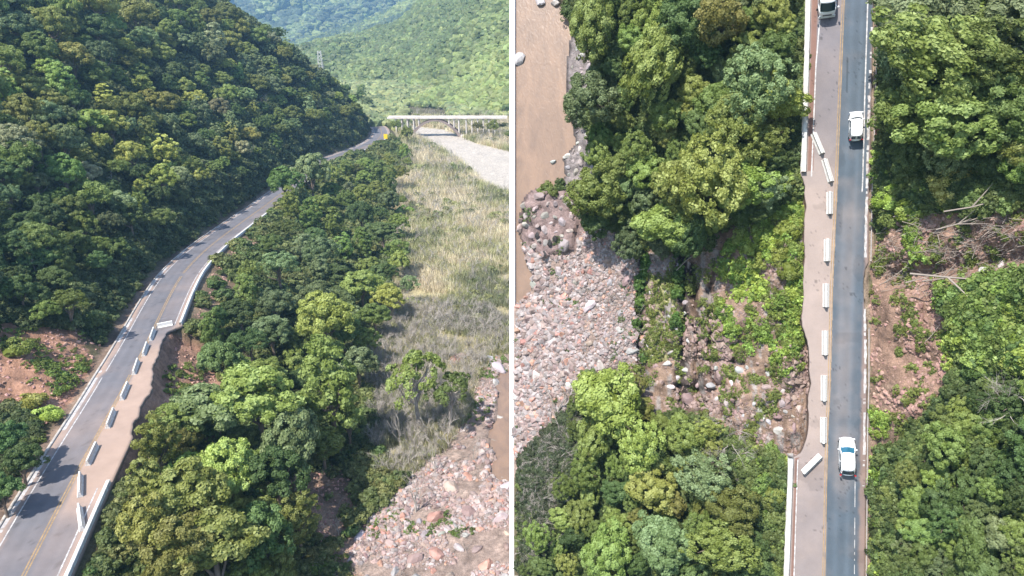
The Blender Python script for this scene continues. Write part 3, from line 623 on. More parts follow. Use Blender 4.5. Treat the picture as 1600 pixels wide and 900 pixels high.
PATCH_L = [(110, 170, 'in the upper left corner'), (300, 70, 'high up near the top of the photo'), (600, 800, 'on the stony bank near the slope'), (700, 760, 'on the stony bank, upper part'), (680, 860, 'on the stony bank, bottom part'), (770, 800, 'on the stony bank at the divider'), (450, 110, 'just under the skyline ridge'), (70, 300, 'at the left edge halfway down'), (200, 230, 'in the middle of the hillside'), (340, 190, 'on the right shoulder of the hillside'), (530, 190, 'close above the far bend'), (80, 430, 'low at the left edge over the slip scar'), (220, 380, 'low on the hillside above the curve'), (350, 300, 'directly above the middle stretch of road'), (460, 235, 'above the stretch before the bend'),
           (560, 250, 'below the far bend'), (520, 300, 'at the top of the river-side slope'), (450, 400, 'on the upper river-side slope'), (570, 400, 'where the slope meets the reeds'), (400, 500, 'beside the long guard wall'), (540, 540, 'in the shaded middle of the river-side slope'), (600, 640, 'at the foot of the slope'), (370, 640, 'right of the washout'), (480, 700, 'in the lower middle of the slope'), (250, 780, 'near the lower guard wall'), (380, 850, 'at the bottom edge of the slope'), (500, 850, 'at the lower right of the slope')]
PATCH_R = [(850, 360, 'on the rocky river bend'), (960, 430, 'on the gravel bar, top'), (850, 520, 'on the gravel bar, left'), (950, 520, 'on the gravel bar, right'), (850, 620, 'on the gravel bar, lower left'), (920, 620, 'on the gravel bar beside the wood'), (1040, 440, 'on the green rock rib'), (1040, 570, 'at the foot of the rock rib'), (1130, 600, 'on the rock ledges'), (1220, 640, 'just under the broken road edge'), (1120, 660, 'at the lowest part of the washed slope'), (920, 60, 'at the river in the top left of the tract'), (1030, 40, 'at the top of the wood'), (1150, 30, 'at the top, halfway to the guard wall'), (1220, 100, 'close to the upper guard wall'), (920, 190, 'on the narrow shore'), (1040, 180, 'in the middle of the upper wood'), (1150, 150, 'right of the middle of the upper wood'), (940, 320, 'above the rocky river bend'), (1060, 330, 'above the rock ribs'), (1190, 260, 'near the washout start'), (940, 640, 'next to the gravel bar'), (1050, 680, 'under the washed slope'), (900, 780, 'beside the slanting dead bushes'), (1000, 780, 'in the middle of the lower left wood'), (1130, 760, 'on the brown earth'), (900, 880, 'in the bottom left corner'), (1020, 880, 'at the bottom of the lower left wood'), (1150, 880, 'by the bottom end of the straight guard wall'),
           (1400, 40, 'at the kerb in the top right'), (1500, 60, 'at the top right'), (1590, 60, 'in the top right corner'), (1410, 170, 'right of the small van'), (1510, 180, 'in the middle of the upper right wood'), (1590, 200, 'at the right edge near the white trunks'), (1450, 620, 'where the slip meets the dark wood'), (1560, 600, 'at the upper edge of the dark wood'), (1420, 740, 'level with the hatchback'), (1520, 740, 'in the middle of the dark wood'), (1590, 720, 'at the right edge of the dark wood'), (1420, 870, 'at the bottom beside the kerb'), (1520, 870, 'at the bottom of the dark wood'), (1600, 870, 'in the bottom right corner')]
def build_trees(nmax=300):
    order = sorted(range(len(TREES)), key=lambda i: -TREES[i][0]); rest = {}
    for q, i in enumerate(order):
        r_, kind, colr, Mx, Rm, where, group, label, flat_, px, py = TREES[i]; k = rs.randint(len(PROTO[kind])); right = px > 800
        ax = rs.uniform(.84, 1.25); loc = Mx @ Matrix.Rotation(rs.rand() * 6.283, 4, 'Z') @ Matrix.Rotation(rs.normal() * .07, 4, 'X') @ Matrix.Rotation(rs.rand() * 6.283, 4, 'Z') @ Matrix.Diagonal((Rm * ax, Rm / ax * rs.uniform(.92, 1.08), Rm * flat_ * rs.uniform(.88, 1.2), 1)); sh = kind == 'shrub'
        off_ = px < -45 or px > 1645 or py < -30 or py > 1010
        if (q < nmax and not (off_ and not label)) or label:
            cm, tm = PROTO[kind][k]; root = empty('bush' if sh else 'tree', loc); cr = link('crown', cm, None, root); cr.color = (*var(GREENS[colr]), 1); link('trunk', tm, None, root)
            rr = r_ if r_ < 900 else r_ - 1000; size = 'large ' if rr > 40 else ('small ' if rr < 22 else '')
            pt = min(PATCH_R if right else PATCH_L, key=lambda a: (a[0] - px) ** 2 + (a[1] - py) ** 2)[2]
            tag(root, label or '%s%s %s %s %s' % (size, KW[kind], CW[colr], 'bush' if sh else 'tree', pt), 'bush' if sh else 'tree', group)
        else: rest.setdefault((right, sh), []).append((loc, colr, kind, k))
    for (right, sh), lst in rest.items():
        keys = sorted({(kd, k) for _, _, kd, k in lst}); srcs = [PROTO[a][b_][0] for a, b_ in keys]; inv = MR.inverted() if right else Matrix.Identity(4)
        P = []; Ro = []; Sc = []; Ic = []; Ix = []
        for loc, colr, kd, k in lst:
            l_, r2, s2 = (inv @ loc).decompose(); P.append(l_); Ro.append(r2.to_euler()); Sc.append(s2); Ic.append(var(GREENS[colr])); Ix.append(keys.index((kd, k)))
        names = {(False, False): ('small_forest_trees', 'remaining smaller crowns filling the forest above and below the slanting road', 'forest'), (False, True): ('small_bushes', 'remaining small bushes along the slanting road', 'bushes'), (True, False): ('tract_forest_trees', 'remaining smaller crowns filling the woods seen from above', 'forest'), (True, True): ('tract_bushes', 'remaining low bushes of the tract seen from above', 'bushes')}[(right, sh)]
        scatter(*names, P, Ro, Sc, srcs, Mx=MR if right else None, idx=np.array(Ix), icol=np.array(Ic))
def treeL(px, py, rpx, kind, colr, where, group, label=None, flat_=1.0):
    if not label and abs(px - 603) < 16 and 200 < py < 245: return None
    cz = .4 if kind == 'shrub' else 2.0; Rm = 3.; P = None
    for _ in range(4):
        P = hitL(px, py, cz * Rm * flat_)
        if P is None: return None
        zc = (P - CAM) @ FW; Rm = rpx * zc / F
    g = zat(P[0], P[1]); sd = float(sdist(np.array([P[0]]), np.array([P[1]]))[0][0])
    if -7.0 - Rm * 1.35 < sd < redge(np.array([P[1]]))[0] + .3 + Rm * .35 and label is None: return None
    return tree(kind, colr, Matrix.Translation((P[0], P[1], float(g) - .1)), Rm, where, group, label, flat_)
def pick(w_): 
    ks = list(w_); p = np.array([w_[k] for k in ks], float); return ks[rs.choice(len(ks), p=p / p.sum())]
def fill_px(poly, spacing, tries=4000, done=None):
    """poisson-like points in an image region; spacing may be a function of (px,py)"""
    pts = [] if done is None else list(done); n0 = len(pts); xs_ = [p[0] for p in poly]; ys_ = [p[1] for p in poly]
    for _ in range(tries):
        x = rs.uniform(min(xs_), max(xs_)); y = rs.uniform(min(ys_), max(ys_))
        if not inpoly(np.array([x]), np.array([y]), poly)[0]: continue
        s = spacing(x, y) if callable(spacing) else spacing
        if all((x - a) ** 2 + ((y - b) * 1.15) ** 2 > (.5 * (s + c)) ** 2 for a, b, c in pts): pts.append((x, y, s))
    return pts[n0:]
# named trees of the left view first
HERO = [(246, 698, 38, 'tall', 'bright', 'tall tree with a dark trunk standing below the washed-out road edge'),
        (330, 630, 55, 'broad', 'grey', 'large pale green tree just right of the washed-out road edge'),
        (400, 640, 55, 'round', 'bright', 'large light-green tree in the middle of the river-side slope'),
        (450, 690, 48, 'broad', 'grey', 'broad light tree at the right end of the pale clump'),
        (520, 620, 55, 'tall', 'mid', 'tall tree overhanging the shaded foot of the slope'),
        (500, 500, 42, 'round', 'olive', 'olive round tree in the dark middle of the river-side slope'),
        (650, 580, 52, 'umbrella', 'bright', 'flat-topped tree with pale branches at the edge of the reeds'),
        (700, 610, 38, 'umbrella', 'mid', 'lower flat-topped tree right of the pale branched one'),
        (450, 285, 26, 'round', 'mid', 'round tree hiding the road at its bend, left of two'), (485, 275, 28, 'round', 'grey', 'round tree hiding the road at its bend, right of two'),
        (636, 210, 9, 'round', 'olive', 'olive tree standing before the left end of the bridge'),
        (295, 775, 55, 'broad', 'bright', 'big sunlit tree beside the near guard wall'), (350, 720, 50, 'round', 'bright', 'sunlit tree above the big one by the guard wall'),
        (275, 862, 55, 'round', 'olive', 'sunlit tree against the lowest end of the guard wall'), (330, 860, 65, 'broad', 'bright', 'large sunlit tree at the bottom edge left of centre'),
        (420, 850, 52, 'round', 'dark', 'dark round tree at the bottom edge of the slope'), (430, 755, 46, 'round', 'dark', 'dark round tree between two sunlit crowns'),
        (95, 100, 20, 'feather', 'pale', 'pale thin tree high on the hillside'), (95, 105, 1, 'feather', 'pale', None)]
donL = []
for x, y, r, k, c, lab in HERO:
    if lab: treeL(x, y, r, k, c, '', 'trees below the slanting road', lab, 1.0); donL.append((x, y, r * 1.1))
HILLP = [(-30, -20), (400, -20), (470, 60), (560, 140), (588, 178), (580, 198), (545, 222), (500, 232), (455, 262), (420, 285), (370, 312), (320, 345), (280, 372), (240, 415), (200, 450), (165, 490), (120, 500), (60, 480), (-30, 450)]
def spH(x, y): return np.interp(x + y * .15, [0, 250, 450, 600], [36, 29, 18, 12]) * rs.uniform(.75, 1.25)
hp = fill_px(HILLP, spH, 16000)
hp.sort(key=lambda p: -p[2]); 
for x, y, s in hp:
    low = y > 300 + (0 if x > 150 else 30)  # shade of the lower hillside is put into the tree colours, mostly dark
    c = pick(dict(dark=4, mid=2, grey=.6)) if low else pick(dict(mid=4, olive=2.5, bright=2, grey=2.2, yellow=1., dark=1.4, pale=.8))
    treeL(x, y, s * .74, pick(dict(round=4, broad=2.5, feather=2, tall=1.5)), c, 'in the forest on the hillside above the slanting road', 'trees on the hillside above the road')
SLOPEP = [(446, 300), (510, 270), (560, 250), (605, 215), (640, 205), (640, 250), (606, 300), (628, 360), (618, 440), (590, 520), (575, 580), (545, 660), (500, 720), (470, 790), (450, 900), (230, 920), (205, 860), (215, 800), (215, 740), (260, 650), (350, 590), (330, 520), (355, 470), (395, 420), (440, 350)]
def spS(x, y): return np.interp(y, [200, 300, 450, 700, 900], [13, 24, 38, 54, 66]) * rs.uniform(.7, 1.2)
sp_ = fill_px(SLOPEP, spS, 9000, donL)
for x, y, s in sp_:
    if inpoly(np.array([x]), np.array([y]), [(462, 725), (560, 730), (575, 800), (560, 960), (485, 960), (490, 860)])[0] and rs.rand() < .8: continue
    c = pick(dict(bright=4, olive=2.5, grey=2, mid=2)) if y > 690 or y < 330 else pick(dict(dark=3, mid=4, grey=1.5, bright=.8))
    treeL(x, y, s * .68, pick(dict(round=4, broad=3, feather=1.5, tall=1)), c, 'on the slope between the slanting road and the river', 'trees below the slanting road')
for x, y in [(rs.uniform(596, 690), rs.uniform(250, 640)) for _ in range(60)]:
    if x - 600 > 60 * rs.rand() or y > 500: continue
    treeL(x, y, rs.uniform(7, 17) * np.interp(y, [250, 640], [.7, 1.3]), pick(dict(round=3, feather=3, shrub=3)), pick(dict(mid=3, bright=2, olive=2, grey=2)), 'at the edge of the reeds', 'small trees at the edge of the reeds')
RIDGE = [(785, 196), (770, 200), (745, 198), (618, 197), (632, 232), (795, 208)]
for x, y in RIDGE: treeL(x, y, rs.uniform(6, 10), 'round', pick(dict(bright=2, olive=2, mid=1)), 'on the far bank near the arch bridge', 'trees by the bridge')
# small trees and shrubs in the lower left corner and beside the slip scar
for x, y, r, k, c, lab in ((15, 690, 30, 'broad', 'dark', 'dark bush below the slip scar at the left edge'), (28, 722, 26, 'broad', 'dark', 'dark bush near the road edge at the left'), (-2, 765, 30, 'broad', 'dark', 'dark lowest bush at the left edge above the road'),
                         (20, 545, 26, 'shrub', 'lush', 'vivid green bush on top of the slip scar'), (45, 625, 22, 'shrub', 'yellow', 'yellow-green bush on the slip scar'), (75, 650, 18, 'shrub', 'lush', 'vivid green bush low on the slip scar'), (30, 455, 22, 'round', 'dark', 'dark tree over the slip scar'), (95, 488, 20, 'shrub', 'dark', 'dark vine-covered bush beside the slip scar'),
                         (140, 500, 24, 'shrub', 'dark', 'dark bush at the upper end of the slip scar')):
    treeL(x, y, r, k, c, '', 'bushes at the left roadside', lab)
def bareL(px, py, hpx, lab):
    P = hitL(px, py, 0)
    if P is None: return
    s = hpx * ((P - CAM) @ FW) / F / 2.6; o = link('bare_tree', DEAD[rs.randint(3)]); o.matrix_world = Matrix.Translation(tuple(P)) @ Matrix.Rotation(rs.rand() * 6, 4, 'Z') @ Matrix.Diagonal((s, s, s * 1.1, 1)); tag(o, lab, 'bare tree', 'bare trees')
bareL(650, 800, 95, 'pale leafless tree standing at the edge of the stones'); bareL(530, 840, 40, 'pale leafless shrub on the eroded bank'); bareL(740, 720, 45, 'leafless tree near the water')
bareL(60, 440, 45, 'fallen grey branches above the slip scar'); bareL(30, 110, 34, 'pale leafless tree high in the upper left forest')
for x, y in ((690, 640), (720, 660), (665, 680), (640, 640), (700, 700), (615, 610), (735, 600), (680, 740), (625, 700)): bareL(x, y, rs.uniform(45, 75), 'thin leafless tree among the shade-tinted reeds, %s' % ('upper left', 'upper right', 'lower left', 'lower right')[(x > 680) + 2 * (y > 650)])
for x, y, w_ in ((120, 60, 'left of the centre line of the top'), (215, 45, 'high on the hill'), (330, 95, 'on the right shoulder of the hill'), (60, 180, 'in the left part of the hill'), (250, 210, 'in the middle of the hill'), (180, 300, 'low on the left hill'), (420, 180, 'near the skyline'), (150, 140, 'upper left hill'), (390, 260, 'above the road stretch'), (560, 340, 'on the upper river-side slope'), (470, 420, 'in the middle river-side slope'), (560, 560, 'low on the river-side slope')):
    bareL(x, y, rs.uniform(26, 36) if y < 400 else 50, 'grey leafless tree poking out of the forest ' + w_)
for i in range(26): bareL(rs.uniform(605, 715), rs.uniform(176, 181), rs.uniform(8, 14), 'pinkish leafless tree behind the bridge')

# ---- stuff scatters of the left view
def candL(n, x0, x1, y0, y1):
    y = y0 * (y1 / y0) ** rs.rand(n); x = rs.uniform(x0, x1, n); z = zat(x, y); return x, y, z
def inpx(x, y, z, poly, wob=2., seed=0): return zone_px(poly, x, y, z, wob, 5., seed)
# understorey on slopes
x, y, z = candL(120000, -190, -2, 45, 430); px, py, zc = proj(np.stack([x, y, z], -1)); sd, yn = sdist(x, y)
vis = (px > -60) & (px < 815) & (py > -40) & (py < 960)
bare = inpx(x, y, z, Z_SLIPL, 3) | inpx(x, y, z, Z_SLIPR, 2) | (inpx(x, y, z, Z_BANK, 2) & (fbm(x, y, 5, 48) > -.08))
offroad = (sd < -7.6) | (sd > redge(yn) + 1.1); fp = inpx(x, y, z, Z_REED, 3) | inpx(x, y, z, Z_GRAV, 3) | inpx(x, y, z, Z_PALE_BED, 1)
dens = np.clip(zc / 260, .3, 1) * 0 + np.clip((120 / zc) ** .5, .45, 1)
bb = inpx(x, y, z, Z_BANKB, 3) & (sd > 12); fpn = fbm(x, y, 5, 47) > -.05
k = vis & offroad & ~bare & ~fp & (rs.rand(len(x)) < dens * .8) & (~bb | (fpn & (rs.rand(len(x)) < .35)))
bare = bare | bb

Pq = np.stack([x, y, z - .1], -1)[k]; s = rs.uniform(.7, 1.5, k.sum()) * np.clip(zc[k] / 110, .9, 2.2)
hl = sd[k] < 0; edge = np.abs(sd[k] + 8) < 3; s = np.where(edge, s * .6, s)
uc = lambda n, x_, y_, a_, b_: (lambda t: np.array(a_) * (1 - t) + np.array(b_) * t)(np.clip(.45 + vn(x_, y_, 7, 55)[:, None] + .3 * rs.normal(size=(n, 1)), 0, 1))
scatter('hillside_undergrowth', 'dense dark undergrowth between the trees of the hillside', 'undergrowth', Pq[hl], rotz(hl.sum(), .2), s[hl] * rs.uniform(.6, 1.2, hl.sum()), BUSHLO, icol=uc(hl.sum(), Pq[hl, 0], Pq[hl, 1], (.06, .10, .03), (.14, .18, .06)))
scatter('slope_undergrowth', 'mixed green undergrowth on the slope below the road', 'undergrowth', Pq[~hl], rotz((~hl).sum(), .2), s[~hl] * rs.uniform(.5, 1.1, (~hl).sum()), BUSHLO, icol=uc((~hl).sum(), Pq[~hl, 0], Pq[~hl, 1], (.08, .14, .035), (.20, .23, .07)))
k = vis & offroad & (bare | (np.abs(sd + 8.5) < 2.5)) & (rs.rand(len(x)) < .33) & (fbm(x, y, 5, 44) > .10)
scatter('scar_ground_cover', 'bright green weeds on the bare earth beside the road', 'weeds', np.stack([x, y, z], -1)[k], rotz(k.sum(), .2), rs.uniform(.5, 1.1, k.sum()), COVER, (.14, .22, .035))
k = vis & offroad & bare & (rs.rand(len(x)) < .5)
k2 = vis & bb & (rs.rand(len(x)) < .12); scatter('bank_branches', 'grey broken branches on the eroded bank above the stones', 'branches', np.stack([x, y, z + .3], -1)[k2], rotz(k2.sum(), .4), rs.uniform(1, 3, k2.sum()), STICK)
scatter('scar_rubble', 'reddish stones and clods on the slip scars', 'rubble', np.stack([x, y, z], -1)[k], rotz(k.sum(), .5), rs.uniform(.12, .42, k.sum()), ROCKS_LO, (.33, .20, .14))
# woods on the valley floor behind the bend and under the far hill
x = rs.uniform(-420, 60, 9000); y = rs.uniform(440, 755, 9000); z = zat(x, y); px, py, zc = proj(np.stack([x, y, z], -1)); k = ~inpoly(px, py, [(636, 150), (636, 215), (830, 260), (830, 186), (700, 186), (700, 170)]) & (px < 850) & (px > 380)
a_ = rs.rand(k.sum(), 1); scatter('valley_bottom_woods', 'woods on the valley floor behind the bridge and the bend', 'forest', np.stack([x, y, z], -1)[k], rotz(k.sum()), rs.uniform(2.2, 4.8, k.sum()), FARC, icol=np.array((.09, .13, .045)) * (1 - a_) + np.array((.17, .20, .06)) * a_)
# reeds
x, y, z = candL(70000, -110, .2, 85, 520); px, py, zc = proj(np.stack([x, y, z], -1)); sd, yn = sdist(x, y)
k = (sd > 12) & inpx(x, y, z, Z_REED, 5) & (fbm(x, y, 9, 61) > -.42) & ~inpx(x, y, z, Z_GRAV, 2, 4) & ~inpx(x, y, z, Z_PALE_BED, .6) & (px < 812) & (x < 0) & (rs.rand(len(x)) < np.clip(190 / zc, .25, 1))
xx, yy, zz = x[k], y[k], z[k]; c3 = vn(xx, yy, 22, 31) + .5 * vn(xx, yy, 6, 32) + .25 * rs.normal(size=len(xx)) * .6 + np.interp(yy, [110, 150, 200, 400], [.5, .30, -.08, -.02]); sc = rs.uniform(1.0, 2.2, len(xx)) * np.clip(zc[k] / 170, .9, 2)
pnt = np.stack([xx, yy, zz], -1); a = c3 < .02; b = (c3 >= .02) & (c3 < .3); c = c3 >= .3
scatter('dry_reeds', 'pale straw-coloured reeds covering the sunlit flood plain', 'reeds', pnt[a], rotz(a.sum(), .12), sc[a], REED, (.60, .54, .33))
scatter('green_reeds', 'yellow-green reeds mixed into the flood plain', 'reeds', pnt[b], rotz(b.sum(), .12), sc[b], REED, (.36, .38, .15))
scatter('shade_tinted_reeds', 'reeds and scrub near the wooded slope, tree shade painted into their green', 'reeds', pnt[c], rotz(c.sum(), .15), sc[c] * 1.1, REED, (.20, .22, .12))  # same reeds, with the slope trees' shade painted in as darker green
k2 = (rs.rand(len(xx)) < np.where(yy < 165, .55, .06)); scatter('reed_scrub', 'thin leafless scrub standing in the reeds', 'scrub', pnt[k2], rotz(k2.sum(), .2), sc[k2] * .8, TWIG, (1, 1, 1))
k2 = (rs.rand(len(xx)) < .10) & (fbm(xx, yy, 14, 62) > .0); scatter('flood_plain_bushes', 'small yellow-green bushes among the reeds', 'bushes', pnt[k2], rotz(k2.sum(), .2), sc[k2] * rs.uniform(.3, .8, k2.sum()), BUSHLO, icol=uc(k2.sum(), xx[k2], yy[k2], (.13, .17, .06), (.34, .36, .14)))
# stones
x = rs.uniform(-55, .1, 60000); y = rs.uniform(70, 150, 60000); z = zat(x, y); px, py, zc = proj(np.stack([x, y, z], -1)); sd, yn = sdist(x, y)
k = (sd > 12) & inpx(x, y, z, Z_GRAV, 3) & ~inpx(x, y, z, Z_WATER, 1.5) & (px < 803) & (py < 940) & (x < -.3); pnt = np.stack([x, y, z], -1)[k]; n = len(pnt); s = (.11 + .52 * rs.rand(n) ** 2.8) * np.clip(1 + 1.3 * fbm(pnt[:, 0], pnt[:, 1], 12, 88), .5, 1.8); q = rs.rand(n); q[fbm(pnt[:, 0], pnt[:, 1], 6, 87) < -.14] = -9
for m_, cc, nm, lab in (((q < .55) & (q > -1), (.25, .185, .155), 'river_stones', 'pinkish river stones spread over the gravel bank'), ((q >= .55) & (q < .93), (.275, .235, .215), 'pale_river_stones', 'pale grey river stones on the gravel bank'), (q >= .93, (.33, .19, .12), 'orange_river_stones', 'rust-coloured river stones on the gravel bank')):
    scatter(nm, lab, 'stones', pnt[m_], rotz(m_.sum(), .4), s[m_], ROCKS_LO, cc)
k = (rs.rand(n) < .05) & (fbm(pnt[:, 0], pnt[:, 1], 7, 66) > .2); scatter('river_bank_weeds', 'small green weeds between the river stones', 'weeds', pnt[k], rotz(k.sum(), .1), rs.uniform(.35, .8, k.sum()), COVER, (.12, .20, .04))
k = (rs.rand(n) < .09) & (fbm(pnt[:, 0], pnt[:, 1], 9, 77) - (pnt[:, 0] + 25) / 70 > .0); scatter('river_bank_driftwood', 'grey driftwood twigs caught on the gravel bank', 'driftwood', pnt[k], rotz(k.sum(), .25), rs.uniform(1, 2.6, k.sum()), STICK)
BC = [((.25, .185, .155), 'pinkish'), ((.32, .30, .285), 'pale grey'), ((.34, .20, .13), 'rust-coloured'), ((.25, .215, .20), 'brown-grey')]
GRID = lambda px, py: min((PATCH_R if px > 800 else [q for q in PATCH_L if 'stony' in q[2]]), key=lambda a: (a[0] - px) ** 2 + (a[1] - py) ** 2)[2]
def boulder(Mx, s, ci, where, group, lab=None):
    if not lab:
        a, b, zc = proj(np.array(Mx.translation)); r_ = s * F / zc
        lab = '%s %s boulder %s, %s part' % ('large' if r_ > 8 else ('medium' if r_ > 5.5 else 'small'), BC[ci][1], GRID(a, b), ('lower ' if int(b / 30) % 2 else 'upper ') + ('left' if int(a / 40) % 2 else 'right'))
    o = link('boulder', ROCKS[rs.randint(5)]); o.matrix_world = Mx @ Matrix.Rotation(rs.rand() * 6, 4, 'Z') @ Matrix.Rotation(rs.normal() * .25, 4, 'X') @ Matrix.Diagonal((s, s * rs.uniform(.7, 1.1), s * rs.uniform(.6, .95), 1)); o.color = (*var(BC[ci][0], .1), 1)
    tag(o, ' '.join(lab.replace(',', '').split()[:15]) if not lab.startswith(('large', 'medium', 'small')) else lab.replace(' part', '').replace(' at the lowest of the', ' at the foot of the').replace('directly ', '').replace(', upper left', ', left').replace(', upper right', ', right') if len(lab.replace('-', ' ').split()) > 14 else lab, 'boulder', group)
bp = fill_px([(570, 905), (560, 830), (620, 790), (680, 760), (740, 730), (796, 740), (797, 905)], lambda a, b: rs.choice([16, 20, 26, 36], p=[.35, .3, .2, .15]), 260)
for a, b, s in bp:
    P = hitL(a, b, 0)
    if P is not None: boulder(Matrix.Translation(tuple(P)), s * .46 * ((P - CAM) @ FW) / F, rs.choice(4, p=[.4, .3, .15, .15]), 'on the stony river bank at the bottom', 'boulders on the river bank')
for a, b, s, ci, lab in ((722, 562, 22, 2, 'large reddish boulder mass at the edge of the reeds'), (776, 600, 12, 1, 'pale boulder at the water'), (782, 655, 12, 1, 'pale boulder standing in the brown water'), (770, 690, 12, 0, 'pink boulder at the water edge'), (780, 575, 16, 1, 'pale flat rock ledge above the water'), (760, 560, 12, 1, 'grey rock beside the flat ledge'), (790, 760, 14, 1, 'pale boulder below the water')):
    P = hitL(a, b, 0)
    if P is not None: boulder(Matrix.Translation(tuple(P)), s * ((P - CAM) @ FW) / F, ci, '', 'boulders at the water', lab)
# ================================================================== RIGHT: the steep tract with the same kind of road, river at its foot
def lineat(pts):
    a = np.array(pts, float); return lambda py: np.interp(py, a[:, 1], a[:, 0])
e_wallu = lineat([(1263, -60), (1263, 0), (1256, 267)]); e_walll = lineat([(1236, 715), (1229, 900), (1227, 960)])
BRK = [(1250, 268), (1253, 276), (1258, 290), (1257, 300), (1260, 323), (1257, 345), (1256, 367), (1258, 390), (1257, 410), (1255, 440), (1256, 463), (1254, 482), (1252.7, 500), (1254, 510), (1258, 520), (1262, 535), (1264, 547), (1265, 583), (1268, 600), (1264, 615), (1262, 633), (1264, 650), (1263, 670), (1261, 685), (1257, 697), (1252, 708), (1243, 714), (1235, 716)]
brk = lineat(BRK)
def eL(py):
    py = np.asarray(py, float); j = .9 * vn(py, py * 0, 9, 3) + .8 * vn(py, py * 0, 3.5, 4)
    return np.where(py < 268, e_wallu(py), np.where(py < 715, brk(py) + j, e_walll(py)))
eR = lineat([(1366, -60), (1364, 33), (1361, 200), (1358, 300), (1357, 410), (1352, 420), (1349, 440), (1350, 470), (1354, 500), (1354, 560), (1354, 667), (1351, 900), (1350, 960)])   # outer edge of gutter
yel = lineat([(1318.5, -60), (1317.6, 0), (1313, 117), (1306, 300), (1299, 450), (1295.7, 600), (1292, 667), (1287, 900), (1286, 960)])
shore = lineat([(868, -60), (872, 0), (893, 40), (891, 60), (884, 110), (884, 160), (897, 200), (898, 225), (880, 250), (884, 275), (866, 292), (846, 292), (826, 300), (814, 320), (812, 370), (822, 400), (834, 430), (828, 455), (816, 470), (800, 476), (780, 478), (700, 500), (700, 960)])
gpx = np.unique(np.concatenate([np.arange(803, 1240, 3.5), np.arange(1240, 1276, 1.6), np.arange(1276, 1346, 6), np.arange(1346, 1372, 2), np.arange(1372, 1680, 3.5)])); gpy = np.arange(-44, 948, 3.5)
PX, PY = np.meshgrid(gpx, gpy)
EL, ER, SH = eL(PY), eR(PY), shore(PY)
def base_h(px, py):
    el = eL(py); er = eR(py); sh = shore(py)
    foot = np.interp(py, [-50, 250, 330, 400, 560, 640, 700, 950], [925, 930, 985, 1000, 990, 930, 900, 870])
    u = np.clip((px - foot) / (el - foot), 0, 1); up = np.interp(u, [0, .12, .35, .62, .85, 1], [-7.9, -7.0, -5.2, -3.2, -1.5, -.75])
    h = np.where(px < foot, -7.9 - .75 * np.clip((foot - px) / np.maximum(foot - sh, 20), 0, 1), up)
    h = np.where(px < sh, -9.5, h); v = px - er
    right = .05 + np.interp(v, [0, 8, 16, 40, 120, 260, 330], [-.1, -.25, .1, 1.6, 4.2, 9.0, 11.5])
    inside = (px >= el) & (px <= er); h = np.where(px > er, right, h); h = np.where(inside, -.55, h)
    n = fbm(px, py, 60, 51) * 1.3 + fbm(px, py, 18, 52) * .7
    amp = np.where(px < sh, .1, np.where(px < foot, .35, np.where(px < el, np.clip((el - px) / 25, 0, 1), np.clip((px - er - 8) / 30, 0, 1)))); h = h + n * np.where(inside, 0, amp) + np.where((px < el) & (px > foot - 10), .38 * fbm(px, py, 9, 60) * np.clip((el - px) / 8, 0, 1), 0)
    # eroded step below the broken road edge
    lm = (py > 272) & (py < 712); d = el - px
    h = h - np.where(lm & (d > 0), np.interp(d, [0, 1.5, 4, 12, 40], [0, 1.0, 1.5, 1.2, 0]) * np.interp(py, [272, 300, 480, 560, 640, 712], [.4, .25, .5, 1.3, 1.0, 1.2]), 0)
    # rock ribs and crevices of the washed slope
    def crev(xs_, y0, y1, wd, dep):
        f = lineat(xs_)(py) + 11 * vn(px * 0, py, 26, int(xs_[0][0])) + 6 * vn(px, py, 9, 5); dep = dep * (.75 + 1.2 * vn(px, py, 22, 66)); return -dep * np.exp(-((px - f) / wd) ** 2) * sstep(y0 - 12, y0, py) * (1 - sstep(y1, y1 + 14, py))
    h = h + crev([(1008, 400), (1000, 470), (998, 545), (1004, 580)], 390, 590, 5, 2.4) + crev([(1066, 380), (1068, 460), (1064, 560), (1062, 640)], 380, 650, 5, 2.4) + crev([(1085, 500), (1092, 640)], 420, 640, 5, 1.5) + crev([(1112, 440), (1108, 560), (1120, 600)], 430, 600, 4, 1.3) + crev([(1030, 430), (1036, 560)], 430, 560, 3, .7) + crev([(1150, 540), (1146, 660)], 540, 660, 4, 1.1)
    def ledge(ys_, x0, x1, dep): f = np.interp(px, [x0, x1], ys_) + 3 * vn(px, py, 15, 8); return -dep * np.exp(-((py - f) / 4) ** 2) * sstep(x0 - 8, x0, px) * (1 - sstep(x1, x1 + 10, px))
    h = h + ledge((560, 566), 1100, 1160, 1.1) + ledge((600, 612), 1040, 1110, .9) + ledge((435, 440), 1020, 1060, .8)
    # outcrop in the river bend
    o = inpoly(px + 6 * vn(px, py, 12, 9), py + 6 * vn(px, py, 12, 10), [(822, 305), (860, 296), (892, 300), (902, 340), (895, 385), (850, 400), (828, 380), (820, 340)]); h = h + np.where(o, .7 + .7 * vn(px, py, 34, 19) + .22 * fbm(px, py, 6, 21) - .5 * (np.abs(fbm(px, py, 26, 20, 2)) < .025), 0)
    # gully of the slip on the uphill side
    f = np.interp(px, [1365, 1450, 1600], [440, 425, 402]); h = h - np.where(px > er + 6, 1.8 * np.exp(-((py - f) / 22) ** 2) * np.clip((px - er) / 60, 0, 1), 0)
    return h
HR = base_h(PX, PY)
GL = R(PX, PY, HR)
c = np.empty(PX.shape + (3,)); fb = lambda s, k: fbm(PX, PY, s, k)[..., None]
c[:] = C_(.10, .085, .05); c += fb(20, 3) * C_(.06, .06, .03)
